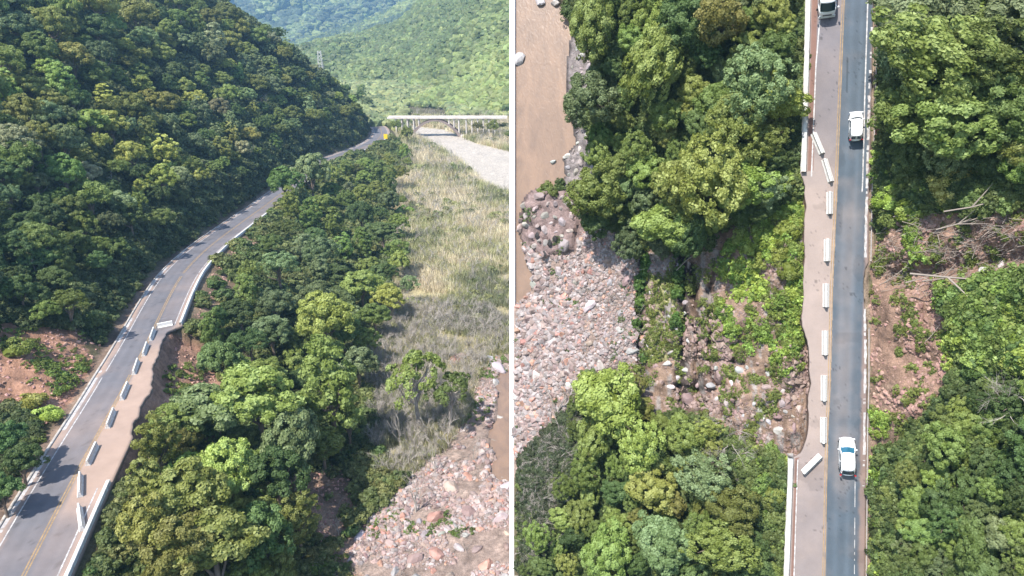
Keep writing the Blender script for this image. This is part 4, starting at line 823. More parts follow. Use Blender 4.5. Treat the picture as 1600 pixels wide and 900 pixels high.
def zr_(poly, colr, dv=.25, s=14, wob=14, sd_=30):
    m = inpoly(PX + wob * vn(PX, PY, 22, sd_) + wob * .5 * vn(PX, PY, 7, sd_ + 1), PY + wob * vn(PX, PY, 22, sd_ + 2) + wob * .5 * vn(PX, PY, 7, sd_ + 3), poly); f = 1 + 2 * dv * fbm(PX, PY, s, sd_ + 5); c[m] = (np.array(colr) * f[..., None])[m]; return m
R_GRAV = [(780, 470), (820, 300), (900, 300), (985, 385), (1012, 430), (992, 480), (1010, 540), (985, 590), (950, 600), (905, 620), (890, 660), (850, 720), (780, 760)]
R_ROCKR = [(810, 290), (905, 290), (915, 350), (900, 395), (850, 400), (815, 380)]
R_SHORE = [(885, 50), (930, 60), (925, 130), (900, 180), (935, 230), (935, 290), (880, 300), (875, 100)]
R_SLOPE = [(1000, 390), (1100, 380), (1180, 330), (1262, 290), (1262, 560), (1275, 600), (1266, 700), (1235, 720), (1150, 690), (1090, 640), (1010, 650), (985, 590), (1000, 480)]
R_SLIP = [(1360, 395), (1390, 330), (1440, 320), (1520, 330), (1700, 300), (1700, 445), (1560, 450), (1490, 470), (1500, 530), (1500, 575), (1450, 640), (1400, 690), (1360, 700)]
zr_(R_GRAV, (.25, .185, .155), .25, 9, 10, 40); zr_(R_ROCKR, (.20, .145, .135), .2, 8, 5, 41); zr_(R_SHORE, (.18, .155, .15), .4, 8, 8, 42)
zr_(R_SLOPE, (.19, .13, .095), .35, 10, 8, 43); zr_(R_SLIP, (.215, .138, .102), .25, 10, 8, 44)
zr_([(1010, 420), (1058, 410), (1062, 500), (1060, 560), (1010, 560)], (.24, .22, .11), .35, 8, 8, 45)
zr_([(1005, 395), (1062, 395), (1062, 440), (1010, 440)], (.22, .19, .18), .4, 6, 5, 46)
zr_([(1090, 560), (1160, 560), (1170, 625), (1090, 650)], (.27, .18, .14), .4, 8, 5, 47)
m = zr_([(1056, 380), (1078, 380), (1080, 640), (1058, 640)], (.13, .10, .085), .4, 6, 6, 48)
zr_([(1366, 200), (1385, 200), (1382, 260), (1366, 260)], (.22, .12, .09), .3, 8, 4, 49); zr_([(1358, 600), (1400, 600), (1395, 960), (1354, 960)], (.19, .13, .095), .35, 8, 5, 50)
zr_([(1100, 650), (1190, 690), (1180, 800), (1120, 860), (1110, 780), (1090, 700)], (.22, .14, .10), .35, 8, 10, 51)
zr_([(1235, 90), (1262, 90), (1258, 230), (1235, 230)], (.20, .15, .11), .3, 8, 4, 52)
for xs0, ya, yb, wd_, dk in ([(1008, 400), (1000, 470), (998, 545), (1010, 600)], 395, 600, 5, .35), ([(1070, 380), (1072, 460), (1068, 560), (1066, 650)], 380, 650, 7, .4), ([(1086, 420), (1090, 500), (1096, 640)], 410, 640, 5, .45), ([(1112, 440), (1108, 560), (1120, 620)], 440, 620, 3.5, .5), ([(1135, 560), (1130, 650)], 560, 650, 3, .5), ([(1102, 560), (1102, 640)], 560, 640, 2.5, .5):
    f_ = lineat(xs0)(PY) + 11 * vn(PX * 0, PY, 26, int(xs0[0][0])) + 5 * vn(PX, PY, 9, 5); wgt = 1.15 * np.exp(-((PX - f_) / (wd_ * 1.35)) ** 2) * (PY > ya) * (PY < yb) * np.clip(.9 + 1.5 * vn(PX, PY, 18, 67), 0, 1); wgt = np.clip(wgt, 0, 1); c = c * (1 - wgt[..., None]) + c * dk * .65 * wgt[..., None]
rk = (fbm(PX * 1.6, PY * .5, 14, 68) > .22) & inpoly(PX, PY, R_SLOPE); c[rk] = (C_(.20, .175, .16) * (1 + .8 * fbm(PX, PY, 6, 69))[..., None])[rk]
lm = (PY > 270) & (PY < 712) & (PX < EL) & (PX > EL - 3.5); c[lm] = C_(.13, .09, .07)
c[(PX > ER) & (PX < ER + 7)] = C_(.20, .15, .11)
wet = (np.abs(PX - SH) < 4); c[wet] = c[wet] * .45; c = np.clip(c, .01, 1)
me = mesh_np('river_tract', GL.reshape(-1, 3), grid_faces(*PX.shape), col=c.reshape(-1, 3), smooth=True)
tag(link('hillside_terrain', me, M['ground'], None, MR), 'rocky wooded tract between brown river and hill, seen from straight above', None, None, 'structure')
# the body of earth and rock behind the tract
Lc = [R(a, b, -9.7) for a, b in ((803, -44), (1676.5, -44), (1676.5, 944.5), (803, 944.5))]; bm = bmesh.new()
f = [bm.verts.new(tuple(p)) for p in Lc]; g = [bm.verts.new((p[0], p[1], -42)) for p in Lc]; bm.faces.new(f); bm.faces.new(g[::-1])
EDG = [PX[0], PX[-1]]
for i in range(4): bm.faces.new((f[i], g[i], g[(i + 1) % 4], f[(i + 1) % 4]))
me = bm_mesh('rock_mass', bm); a = me.attributes.new('col', 'FLOAT_COLOR', 'POINT'); a.data.foreach_set('color', np.tile([.2, .14, .1, 1], 8).astype(np.float32)); tag(link('rock_mass', me, M['ground'], None, MR), 'rock mass carrying the tract', None, None, 'structure')
# skirt closing terrain edge to the mass
def skirt(idx):
    P = GL.reshape(-1, 3)[idx]; Q = P.copy(); Q[:, 2] = -9.8; V = np.concatenate([P, Q]); n = len(P); return V, [[i, i + 1, n + i + 1, n + i] for i in range(n - 1)]
ii = np.arange(PX.size).reshape(PX.shape); V = []; Fq = []
for s_ in (ii[0], ii[-1], ii[:, -1], ii[:, 0]):
    v, q = skirt(s_); Fq += (np.array(q) + sum(len(a) for a in V)).tolist(); V.append(v)
V = np.concatenate(V); tag(link('earth_bank', mesh_np('earth_bank', V, Fq, col=np.tile([.2, .14, .1], (len(V), 1))), M['ground'], None, MR), 'bare earth side of the tract', None, None, 'structure')
# white divider between the two views, built as a solid wall strip
bm = bmesh.new(); up_ = [R(796.2, b, -8.6) for b in (-50, 950)]; dn = [R(803.8, b, -8.6) for b in (-50, 950)]
lo = [(p[0] - .02, p[1], -42) for p in up_]; lo2 = [(p[0] + .3, p[1], -42) for p in dn]
vs = [bm.verts.new(tuple(p)) for p in (up_[0], dn[0], dn[1], up_[1])] + [bm.verts.new(p) for p in (lo[0], lo2[0], lo2[1], lo[1])]
for q in ((0, 1, 2, 3), (7, 6, 5, 4), (0, 4, 5, 1), (1, 5, 6, 2), (2, 6, 7, 3), (3, 7, 4, 0)): bm.faces.new([vs[i] for i in q])
M['white'] = plain('white_paint', (.86, .86, .86), .7, vary=.02)
tag(link('divider_strip', bm_mesh('divider_strip', bm), M['white'], None, MR), 'plain narrow white divider between the two views, built as a wall strip', 'wall')
# water
wx_, wy_ = np.meshgrid(np.linspace(803.5, 925, 30), np.arange(-44, 500, 8)); me = mesh_np('river', R(wx_, wy_, -9.1).reshape(-1, 3), grid_faces(*wx_.shape), smooth=True)
tag(link('river', me, M['water'], None, MR), 'muddy brown river along the foot of the tract', None, None, 'structure')

# ---- road surface
fy = np.arange(-44, 948, 2.5); fu = np.linspace(0, 1, 46); RPX = eL(fy)[:, None] + (eR(fy) - eL(fy))[:, None] * fu; RPY = fy[:, None] + 0 * RPX
asp = lineat([(1360, -60), (1357, 30), (1349, 283), (1347, 330), (1343, 480), (1340, 600), (1335, 900), (1334, 960)])(fy)[:, None]; yy_ = yel(fy)[:, None]
c = np.empty(RPX.shape + (3,)); lane = (RPX > yy_)
c[:] = C_(.125, .118, .132); c[lane] = C_(.060, .078, .098)
q = (RPX - yy_) / (asp - yy_); c *= (1 + .17 * np.exp(-((q - .36) / .10) ** 2) + .22 * np.exp(-((q - .74) / .08) ** 2))[..., None]; c *= (1 + .05 * fbm(RPX * 3, RPY, 60, 4) + .06 * vn(RPX, RPY, 3, 2))[..., None]
q2 = (RPX - eL(fy)[:, None]) / (yy_ - eL(fy)[:, None])
dust = sstep(180, 330, RPY) * (1 - sstep(640, 800, RPY) * .55) * .85 + .22; dust = np.where(RPX < yy_ + 2, dust, 0) + np.where(lane, .30 * sstep(260, 330, RPY) * (1 - sstep(700, 860, RPY)) * np.clip(.25 + np.exp(-((q - .5) / .3) ** 2), 0, 1), 0)
dust = np.maximum(dust, .9 * sstep(2, 8, (RPX - asp) - 1 + 3 * vn(RPX, RPY, 10, 6))); dust = np.maximum(dust, np.where(q2 < .32, .75 * (1 - sstep(.1, .32, q2)) , 0)); dust = np.clip(dust + .22 * fbm(RPX, RPY, 25, 8), 0, 1)[..., None]
dc = np.where((RPX > asp + 2)[..., None], C_(.19, .135, .115), C_(.265, .21, .185)); red = np.clip(sstep(60, 2, 0) , 0, 1); c = c * (1 - dust) + dc * dust
rb = ((RPX < e_wallu(RPY) + 14) & (RPX > e_wallu(RPY) + 6) & (RPY < 268)) | ((RPX < e_walll(RPY) + 12) & (RPX > e_walll(RPY) + 7) & (RPY > 715)); c[rb] = C_(.16, .09, .07)
crk = (np.abs(fbm(RPX * 2.2, RPY, 30, 71)) < .006) & (vn(RPX, RPY, 90, 72) > -.1); c[crk] *= .6
pt_ = vn(RPX, RPY, 34, 75) > .36; c[pt_] *= .86
for a_, b_, w_ in ((1283, 60, 2.2), (1308, 130, 1.8), (1325, 95, 1.3), (1275, 440, 2), (1322, 420, 2.2), (1330, 460, 2.5), (1312, 575, 2)):
    c[((RPX - a_) ** 2 + (RPY - b_) ** 2) < w_ ** 2] *= .55
tr_ = (np.abs(RPX - (1325 - (RPY - 80) * .03)) < .8) & (RPY > 90) & (RPY < 145); c[tr_] *= .55
P = R(RPX, RPY, 0.); lo = P[:, [0, -1]].copy(); lo[..., 2] -= .5; P = np.concatenate([lo[:, :1], P, lo[:, 1:]], 1); c = np.concatenate([c[:, :1] * .4, c, c[:, -1:] * .5], 1)
me = mesh_np('road', P.reshape(-1, 3), grid_faces(P.shape[0], P.shape[1]), col=c.reshape(-1, 3)); tag(link('road', me, M['roadm'], None, MR), 'straight asphalt road with a dusty closed lane and a broken river edge', None, None, 'structure')
def rstrip(name, mat, fa, fb_, y0, y1, h, lab, thick=0, cut=None, step=3., cat=None, parent=None, batter=0):
    fy = np.linspace(y0, y1, int((y1 - y0) / step) + 2); A = R(fa(fy), fy, h); B = R(fb_(fy), fy, h); P = np.stack([A, B], 1)
    if thick: 
        lo = P.copy(); lo[..., 2] -= thick; lo[:, 0, 0] -= batter; lo[:, 1, 0] += batter * .3; P = np.concatenate([lo[:, :1], P, lo[:, 1:]], 1)
    fq = grid_faces(P.shape[0], P.shape[1])
    if cut is not None: k = cut(fy); k = (k[:-1] & k[1:])[:, None] * np.ones(P.shape[1] - 1, bool); fq = grid_faces(P.shape[0], P.shape[1], k)
    if thick and cut is None: l = (P.shape[0] - 1) * 4; fq = np.concatenate([fq, [[0, 1, 2, 3], [l + 3, l + 2, l + 1, l]]])
    o = link(name, mesh_np(name, P.reshape(-1, 3), fq), mat, parent, MR)
    return tag(o, lab, cat, None, None if cat else 'structure')
off = lambda f, d: (lambda y: f(y) + d)
for a, b in ((-2.3, -.9), (.9, 2.3)): rstrip('centre_line', M['line_yellow'], off(yel, a), off(yel, b), -44, 948, .006, 'yellow double centre line of the straight road')
wl = lineat([(1283, -60), (1281, 30), (1275, 100), (1268, 273)]); wl2 = lineat([(1246.6, 717), (1240.6, 900), (1239, 960)]); wr = lineat([(1357.5, -60), (1356, 0), (1351.7, 133), (1348, 283), (1347, 300)])
rstrip('edge_line', M['line_white'], off(wl, -1), off(wl, 1), -44, 276, .007, 'white edge line left of the bus'); rstrip('edge_line', M['line_white'], off(wl2, -.9), off(wl2, .9), 718, 948, .007, 'white edge line beside the lower guard wall')
rstrip('edge_line', M['line_white'], off(wr, -1), off(wr, 1), -44, 300, .007, 'white edge line on the hill side of the upper road')
wr2 = lineat([(1337, 620), (1335, 900), (1334, 960)]); rstrip('edge_line', M['line_white'], off(wr2, -.5), off(wr2, .5), 740, 948, .007, 'worn white edge line on the hill side of the lower road', cut=lambda y: vn(y, y * 0, 5, 7) > -.15, step=1.5)
gt = lineat([(1365, -60), (1363.5, 30), (1358.5, 150), (1355.5, 270), (1354, 333), (1352.5, 410), (1346, 425), (1345, 450), (1351.5, 480), (1353, 567), (1351.5, 620), (1350.5, 717), (1348, 800), (1345, 960)])
rstrip('gutter', M['gutterm'], lambda y: gt(y) - 2.3 + 1.6 * vn(y, y * 0, 4, 9), lambda y: gt(y) + 1.3 + 2.4 * vn(y, y * 0, 5, 8), -44, 948, .01, 'whitened gutter along the hill side of the straight road', step=1.2, cut=lambda y: ((vn(y, y * 0, 11, 13) + .7 * vn(y, y * 0, 3, 14) > np.interp(y, [0, 90, 230, 260, 400, 408, 476, 484, 700, 730], [.1, -.25, -.25, -.4, -.3, 2, 2, -.3, -.3, .5]))))
M['kerbm'] = plain('kerb_concrete', (.34, .31, .30), .85, vary=.3, scale=1.5, dirt=(.2, .15, .12), dirt_amt=.7)
kl = lineat([(1375, -60), (1371.7, 33), (1366.7, 200), (1363, 300), (1361, 410), (1355, 420), (1352, 440), (1356, 480), (1358, 513), (1358, 600), (1356, 667), (1354, 900), (1353, 960)])
rstrip('kerb', M['kerbm'], off(kl, -.7), off(kl, .7), -44, 408, .14, 'thin pale concrete kerb along the upper road', .6, cat=None); rstrip('kerb', M['kerbm'], off(kl, -.7), off(kl, .7), 512, 948, .14, 'thin pale concrete kerb along the lower road', .6)
rstrip('guard_wall', M['whitewall'], off(e_wallu, -3.6), off(e_wallu, 3.6), -44, 268, .5, 'long whitewashed guard wall of the upper road ending at the washout', 2.4, cat='wall', batter=.15)
rstrip('guard_wall', M['whitewall'], off(e_walll, -3.6), off(e_walll, 3.8), 716, 948, .5, 'whitewashed guard wall of the lower road below the washout', 2.4, cat='wall', batter=.15)
def placeR(o, px, py, h, rz=0, s=1.):
    p = R(float(px), float(py), h); o.matrix_world = MR @ Matrix.Translation(tuple(p)) @ Matrix.Rotation(rz, 4, 'Z') @ Matrix.Diagonal((s, s, s, 1)) if np.isscalar(s) else MR @ Matrix.Translation(tuple(p)) @ Matrix.Rotation(rz, 4, 'Z') @ Matrix.Diagonal((*s, 1)); return o
BRR = [((1271.5, 207), (1285, 239), 'topmost concrete barrier, turned askew between the guard wall and the van'), ((1288.5, 248), (1299, 283), 'second concrete barrier from the top, slightly askew'), ((1297, 299), (1297, 334), 'third concrete barrier from the top, first one parallel to the yellow line'), ((1293, 373), (1292.7, 408), 'fourth concrete barrier from the top beside the bright green slope'), ((1291, 443), (1291, 480), 'middle concrete barrier of the row beside the washed-out edge'),
       ((1289.7, 517), (1289.7, 555), 'fourth concrete barrier from the bottom where the edge bites in'), ((1288, 587), (1288, 627), 'third concrete barrier from the bottom of the row'), ((1287, 653), (1287, 693), 'last concrete barrier parallel to the road, left of the white hatchback'), ((1255.5, 740), (1283, 713), 'lowest concrete barrier lying diagonally below the washout')]
for a, b, lab in BRR:
    A = R(*map(float, a), .5); B = R(*map(float, b), .5); L_ = float(np.linalg.norm(B - A)); o = link('concrete_barrier', barrier_mesh(L_)); cc = (A + B) / 2; an = math.atan2(B[1] - A[1], B[0] - A[0]) - math.pi / 2
    o.matrix_world = MR @ Matrix.Translation((cc[0], cc[1], .005)) @ Matrix.Rotation(an, 4, 'Z') @ Matrix.Diagonal((1.05, 1, .75, 1)); tag(o, lab, 'barrier', 'concrete barriers on the straight road')

# ---- vehicles (length along +y = forward)
def ring(w_, yf, yr, z, n=6, k=3.2):
    """closed plan outline: superellipse between front yf and rear yr"""
    pts = []; yc = (yf + yr) / 2; hy = (yf - yr) / 2; N = 40
    for i in range(N):
        t = 2 * math.pi * i / N; ct, st = math.cos(t), math.sin(t); pts.append((w_ * math.copysign(abs(ct) ** (2 / k), ct), yc + hy * math.copysign(abs(st) ** (2 / k), st), z))
    return pts
def loft(rings, cap=True):
    bm = bmesh.new(); L_ = [[bm.verts.new(p) for p in r] for r in rings]; n = len(rings[0])
    for a, b in zip(L_, L_[1:]):
        for i in range(n): bm.faces.new((a[i], a[(i + 1) % n], b[(i + 1) % n], b[i]))
    if cap: bm.faces.new(L_[0][::-1]); bm.faces.new(L_[-1])
    return bm
def panel(pts, th=.015):
    """thin curved pane through rows of points"""
    bm = bmesh.new(); g = [[bm.verts.new(p) for p in r] for r in pts]
    for a, b in zip(g, g[1:]):
        for i in range(len(a) - 1): bm.faces.new((a[i], a[i + 1], b[i + 1], b[i]))
    bmesh.ops.recalc_face_normals(bm, faces=bm.faces); bmesh.ops.solidify(bm, geom=bm.faces[:], thickness=th); return bm
def wheel(parent, x, y, r=.31, wd=.2):
    V = []; Fc = []; me = bpy.data.meshes.new('tyre'); bm = bmesh.new(); bmesh.ops.create_cone(bm, cap_ends=True, segments=24, radius1=r, radius2=r, depth=wd, matrix=Matrix.Rotation(math.pi / 2, 4, 'Y')); bmesh.ops.bevel(bm, geom=[e for e in bm.edges if len(e.link_faces) == 2 and e.calc_face_angle(0) > 1], offset=.03, segments=2, affect='EDGES'); bm.to_mesh(me); bm.free()
    w_ = link('wheel', me, M['tyre'], parent); w_.location = (x, y, r); bm = bmesh.new(); sx = 1 if x > 0 else -1; bmesh.ops.create_cone(bm, cap_ends=True, segments=20, radius1=r * .62, radius2=r * .5, depth=.04, matrix=Matrix.Translation((sx * (wd / 2 + .005), 0, 0)) @ Matrix.Rotation(sx * math.pi / 2, 4, 'Y')); link('rim', bm_mesh('rim', bm), M['rim'], w_)
def car(px, py, rz, label, wd, ln, hood, ws, roof_r, rear, belt, top, cat, win_rear=1, roofk=3.5, slope_r=.0, rack=False, glass='glass', name='parked_car'):
    t = empty(name); placeR(t, px, py, .004, rz); tag(t, label, cat); hw = wd / 2; f = ln / 2; r = -ln / 2
    body = loft([ring(hw * .88, f * .97, r * .98, .20, k=4), ring(hw * .97, f, r, .38, k=4), ring(hw, f * .995, r, .62, k=4), ring(hw * .97, f * .96, r * .985, belt - .12, k=4), ring(hw * .9, f * .91, r * .96, belt, k=3.6)]); link('body', bm_mesh('body', body, True), M['carpaint'], t)
    wt = hw * .80; wb = hw * .92
    # cabin: pillars and roof
    cab = loft([ring(wb, hood, rear, belt - .05, k=5), ring((wb + wt) / 2, hood + (ws - hood) * .5, rear + (roof_r - rear) * .45, (belt + top) / 2, k=5), ring(wt, ws, roof_r, top - .06, k=4.5)]); link('cabin_frame', bm_mesh('cabin_frame', cab, True), M['carpaint'], t)
    rf = loft([ring(wt * 1.01, ws + .03, roof_r - .03, top - .06, k=4.5), ring(wt * .99, ws - .02, roof_r + .02, top - .015, k=4), ring(wt * .8, ws - .2, roof_r + .2, top + .02, k=3)]); link('roof', bm_mesh('roof', rf, True), M['carpaint'], t)
    hd = loft([ring(hw * .82, f * .88, hood - .05, belt - .02, k=4), ring(hw * .74, f * .80, hood - .02, belt + .05, k=3.5)]); link('bonnet', bm_mesh('bonnet', hd, True), M['carpaint'], t)
    def pane(nm, p00, p01, p10, p11, bow, mat):
        rows = []
        for i in range(4):
            a = i / 3; rr = []
            for j in range(7):
                b = j / 6; p = [(p00[k] * (1 - b) + p01[k] * b) * (1 - a) + (p10[k] * (1 - b) + p11[k] * b) * a for k in range(3)]; q = 1 - (2 * b - 1) ** 2; rr.append((p[0] + bow[0] * q, p[1] + bow[1] * q, p[2] + bow[2] * q))
            rows.append(rr)
        link(nm, bm_mesh(nm, panel(rows)), mat, t)
    e = .03
    pane('windscreen', (-wb * .88, hood - .03 + e, belt), (wb * .88, hood - .03 + e, belt), (-wt * .86, ws + .02 + e, top - .09), (wt * .86, ws + .02 + e, top - .09), (0, .13, .02), M[glass])
    if win_rear == 1: pane('rear_window', (-wb * .80, rear - e, belt + .06), (wb * .80, rear - e, belt + .06), (-wt * .8, roof_r - e - .02, top - .1), (wt * .8, roof_r - e - .02, top - .1), (0, -.07, .0), M['glass'])
    else:
        for s in (-1, 1):
            a, b = sorted((s * .08, s * wb * .80)); pane('rear_window', (a, rear - e - .03, belt + .10), (b, rear - e - .03, belt + .10), (a * .95, roof_r - e - .03, top - .12), (b * .95, roof_r - e - .03, top - .12), (0, -.02, 0), M['glass'])
    for s in (-1, 1):
        n_ = 2; ys_ = np.linspace(hood - .18, rear + .22, n_ + 1); yt = np.linspace(ws - .12, roof_r + .16, n_ + 1)
        for i in range(n_):
            pane('side_window', (s * (wb + .006), ys_[i] - .03, belt + .02), (s * (wb + .006), ys_[i + 1] + .03, belt + .02), (s * (wt + .012), yt[i] - .03, top - .13), (s * (wt + .012), yt[i + 1] + .03, top - .13), (s * .02, 0, 0), M['glass'])
        bm = bmesh.new(); bx(bm, s * (hw + .02) - .09, s * (hw + .02) + .09, hood - .22, hood - .10, belt - .02, belt + .12, bev=.03); link('mirror', bm_mesh('mirror', bm, True), M['carpaint'], t)
        bm = bmesh.new(); bx(bm, s * hw * .72 - .17, s * hw * .72 + .17, f * .93 - .06, f * .93 + .05, .58, .72, bev=.03); link('headlight', bm_mesh('headlight', bm), M['lens'], t)
        bm = bmesh.new(); bx(bm, s * hw * .84 - .09, s * hw * .84 + .09, r * .985 - .02, r * .985 + .08, .60, .95, bev=.02); link('tail_light', bm_mesh('tail_light', bm), M['red'], t)
        for y in (f * .62, r * .60): wheel(t, s * (hw - .10), y)
    bm = bmesh.new(); bx(bm, -.26, .26, r - .02, r + .02, .52, .64, bev=.005); link('number_plate', bm_mesh('number_plate', bm), M['lens'], t)
    if rack:
        for y in (roof_r + .75, roof_r + 1.25): bm = bmesh.new(); bx(bm, -wt * .9, wt * .9, y - .02, y + .02, top + .03, top + .06); link('roof_bar', bm_mesh('roof_bar', bm), M['steel'], t)
        bm = bmesh.new(); bx(bm, .03, .06, roof_r + .77, roof_r + 1.23, top + .025, top + .045); link('roof_seam', bm_mesh('roof_seam', bm), M['black'], t)
    else:
        bm = bmesh.new(); bx(bm, -.012, .012, roof_r + .1, roof_r + .12, top, top + .25); link('antenna', bm_mesh('antenna', bm), M['black'], t)
    return t
car(1323, 711, math.radians(1), 'white hatchback driving up beside the lowest barriers', 1.60, 3.85, .92, .42, -1.25, -1.68, .88, 1.42, 'car', glass='glassblue', name='hatchback_car')
car(1336.5, 199, math.radians(-1), 'small white van with two rear windows driving up near the top', 1.30, 2.95, .78, .55, -1.16, -1.30, .82, 1.45, 'van', win_rear=2, rack=True, name='small_van')
# bus at the top edge, facing down the picture
t = empty('minibus'); placeR(t, 1291.5, -17, .004, math.pi); tag(t, 'white minibus with a broad windscreen entering at the top edge', 'bus')
hw = .86; F_ = 3.0; Rr = -3.6
link('body', bm_mesh('body', loft([ring(hw * .95, F_, Rr, .25, k=7), ring(hw, F_ + .03, Rr, .5, k=7), ring(hw, F_ - .05, Rr, 1.1, k=7), ring(hw * .98, F_ - .22, Rr, 1.35, k=7)]), True), M['carpaint'], t)
link('cabin_frame', bm_mesh('cabin_frame', loft([ring(hw * .97, F_ - .30, Rr + .02, 1.3, k=7), ring(hw * .9, F_ - .85, Rr + .05, 2.05, k=6), ring(hw * .84, F_ - 1.0, Rr + .12, 2.15, k=5)]), True), M['carpaint'], t)
link('roof', bm_mesh('roof', loft([ring(hw * .86, F_ - .98, Rr + .12, 2.12, k=5), ring(hw * .8, F_ - 1.08, Rr + .2, 2.22, k=4), ring(hw * .6, F_ - 1.5, Rr + .5, 2.26, k=3)]), True), M['carpaint'], t)
rows = []
for i in range(4):
    a = i / 3; rows.append([((-1 + 2 * j / 8) * (hw * (.82 - .05 * a)), F_ - .27 - .60 * a + .10 * (1 - (j / 4 - 1) ** 2), 1.36 + .68 * a + .03) for j in range(9)])
link('windscreen', bm_mesh('windscreen', panel(rows)), M['glass'], t)
for s in (-1, 1):
    bm = bmesh.new(); bx(bm, s * (hw + .12) - .08, s * (hw + .12) + .08, F_ - .55, F_ - .40, 1.3, 1.65, bev=.03); link('mirror', bm_mesh('mirror', bm, True), M['carpaint'] if s < 0 else M['black'], t)
    bm = bmesh.new(); bx(bm, s * .62 - .16, s * .62 + .16, F_ - .05, F_ + .04, .62, .82, bev=.03); link('headlight', bm_mesh('headlight', bm), M['lens'], t)
    for k in range(4):
        y1 = F_ - 1.05 - k * 1.25; rows = [[(s * (hw * .975 + .012 - a * .07), y, 1.42 + a * .55) for y in (y1, y1 - 1.1)] for a in (0, .5, 1)]; link('side_window', bm_mesh('side_window', panel(rows)), M['glass'], t)
    for y in (F_ - .9, Rr + 1.1): wheel(t, s * (hw - .1), y, .36, .22)
for i in range(4): bm = bmesh.new(); bx(bm, -.42, .42, F_ + .0, F_ + .035, .78 + i * .06, .80 + i * .06); link('grille_bar', bm_mesh('grille_bar', bm), M['black'], t)
bm = bmesh.new(); bx(bm, -.80, .80, F_ - .06, F_ + .10, .32, .55, bev=.05); link('bumper', bm_mesh('bumper', bm, True), M['carpaint'], t)
bm = bmesh.new(); bx(bm, -.22, .22, F_ + .095, F_ + .115, .38, .50, bev=.005); link('number_plate', bm_mesh('number_plate', bm), M['lens'], t)
bm = bmesh.new(); bx(bm, -.28, .28, 1.0, 1.5, 2.24, 2.32, bev=.03); link('roof_hatch', bm_mesh('roof_hatch', bm), M['carpaint'], t)

# ---- planting on the tract
def groundR(px, py, up):
    """local foot point such that something 'up' above it shows at the pixel"""
    qx, qy = float(px), float(py)
    for _ in range(5):
        h = float(base_h(np.array([qx]), np.array([qy]))[0]); P = R(float(px), float(py), h + up); b = np.array([P[0], P[1], h]); a = Rproj(b); qx, qy = float(a[0]), float(a[1])
    return b
y_ok = lambda py: True
def treeR(px, py, rpx, kind, colr, where, group, label=None, flat_=1.0):
    if 1150 < px < 1262: px = min(px, float(eL(np.array([py]))[0]) - rpx * 1.15 - 5)
    elif 1360 < px < 1460 and y_ok(py): px = max(px, 1374 + rpx * 1.3)
    if px < 900: px = max(px, 806 + rpx * 1.3)
    Rm = rpx / 14.3; cz = (.4 if kind == 'shrub' else 2.0) * Rm * .9 * flat_; b = groundR(px, py, cz)
    return tree(kind, colr, MR @ Matrix.Translation((b[0], b[1], b[2] - .1)), Rm, where, group, label, flat_ * .9)
WL = 'between the river and the upper road'
HR_ = [(1105, 268, 64, 'feather', 'bright', 'largest bright green tree above the washed slope'), (1060, 285, 42, 'round', 'bright', 'bright tree left of the largest bright green one'), (1036, 348, 40, 'broad', 'bright', 'bright round tree overhanging the top of the rock ribs'), (1160, 292, 40, 'round', 'lush', 'bright tree between the largest one and the road'),
      (1040, 52, 42, 'feather', 'bright', 'light feathery tree with visible pale limbs in the upper left wood'), (1015, 110, 50, 'round', 'bright', 'yellow-green tree below the feathery one'), (930, 155, 44, 'round', 'grey', 'grey-green tree leaning over the river bank'), (1185, 130, 50, 'feather', 'grey', 'light grey-green tree near the upper guard wall'), (1150, 195, 45, 'feather', 'bright', 'pale tree in the middle of the upper wood'), (1220, 150, 36, 'round', 'bright', 'bright tree close to the upper guard wall'),
      (925, 40, 46, 'round', 'mid', 'round tree at the top left beside the river'), (935, 300, 42, 'round', 'mid', 'mid-green tree above the rocky river bend'), (1125, 30, 45, 'tall', 'olive', 'olive tree at the top edge of the upper wood'), (1075, 20, 42, 'round', 'dark', 'dark tree at the top edge of the upper wood'),
      (948, 622, 50, 'broad', 'bright', 'topmost bright tree of the lower left wood'), (1000, 690, 42, 'feather', 'bright', 'bright feathery tree in the lower left wood'), (930, 690, 34, 'round', 'bright', 'bright tree at the lower wood edge toward the stones'), (1100, 745, 42, 'feather', 'grey', 'light grey-green tree below the brown twigs'), (1020, 765, 36, 'round', 'olive', 'olive tree in the middle of the lower wood'), (905, 806, 26, 'round', 'bright', 'small bright tree near the slanting dead twigs'), (878, 812, 22, 'round', 'bright', 'smaller bright tree left of its bright twin'), (945, 865, 42, 'round', 'mid', 'mid-green tree at the bottom edge of the lower wood'), (1045, 860, 46, 'broad', 'grey', 'broad grey-green tree at the bottom edge'), (1125, 860, 44, 'feather', 'mid', 'feathery tree at the bottom edge near the guard wall'), (1140, 790, 36, 'round', 'olive', 'olive tree on the brown earth patch'),
      (1400, 25, 44, 'broad', 'grey', 'light green tree touching the kerb at the top right'), (1465, 95, 60, 'round', 'bright', 'largest sunlit tree right of the upper road'), (1400, 95, 44, 'round', 'grey', 'rounded tree overhanging the kerb beside the van'), (1545, 100, 52, 'feather', 'mid', 'feathery tree at the top right'), (1495, 185, 50, 'round', 'mid', 'round tree right of the van'), (1420, 165, 40, 'broad', 'mid', 'clumpy tree just above the fern bank'), (1580, 30, 46, 'round', 'grey', 'tree in the top right corner'), (1590, 175, 40, 'round', 'mid', 'tree at the right edge above the fallen trunks'), (1485, 285, 22, 'shrub', 'yellow', 'yellow-green bush above the slip')]
dn_ = []
for x, y, r, k, cc, lab in HR_: treeR(x, y, r, k, cc, '', 'trees on the tract seen from above', lab); dn_.append((x, y, r * 1.25))
P_UL = [(916, -30), (1228, -30), (1226, 250), (1190, 330), (1130, 345), (1080, 370), (1000, 395), (930, 360), (922, 300), (925, 120), (912, 60)]
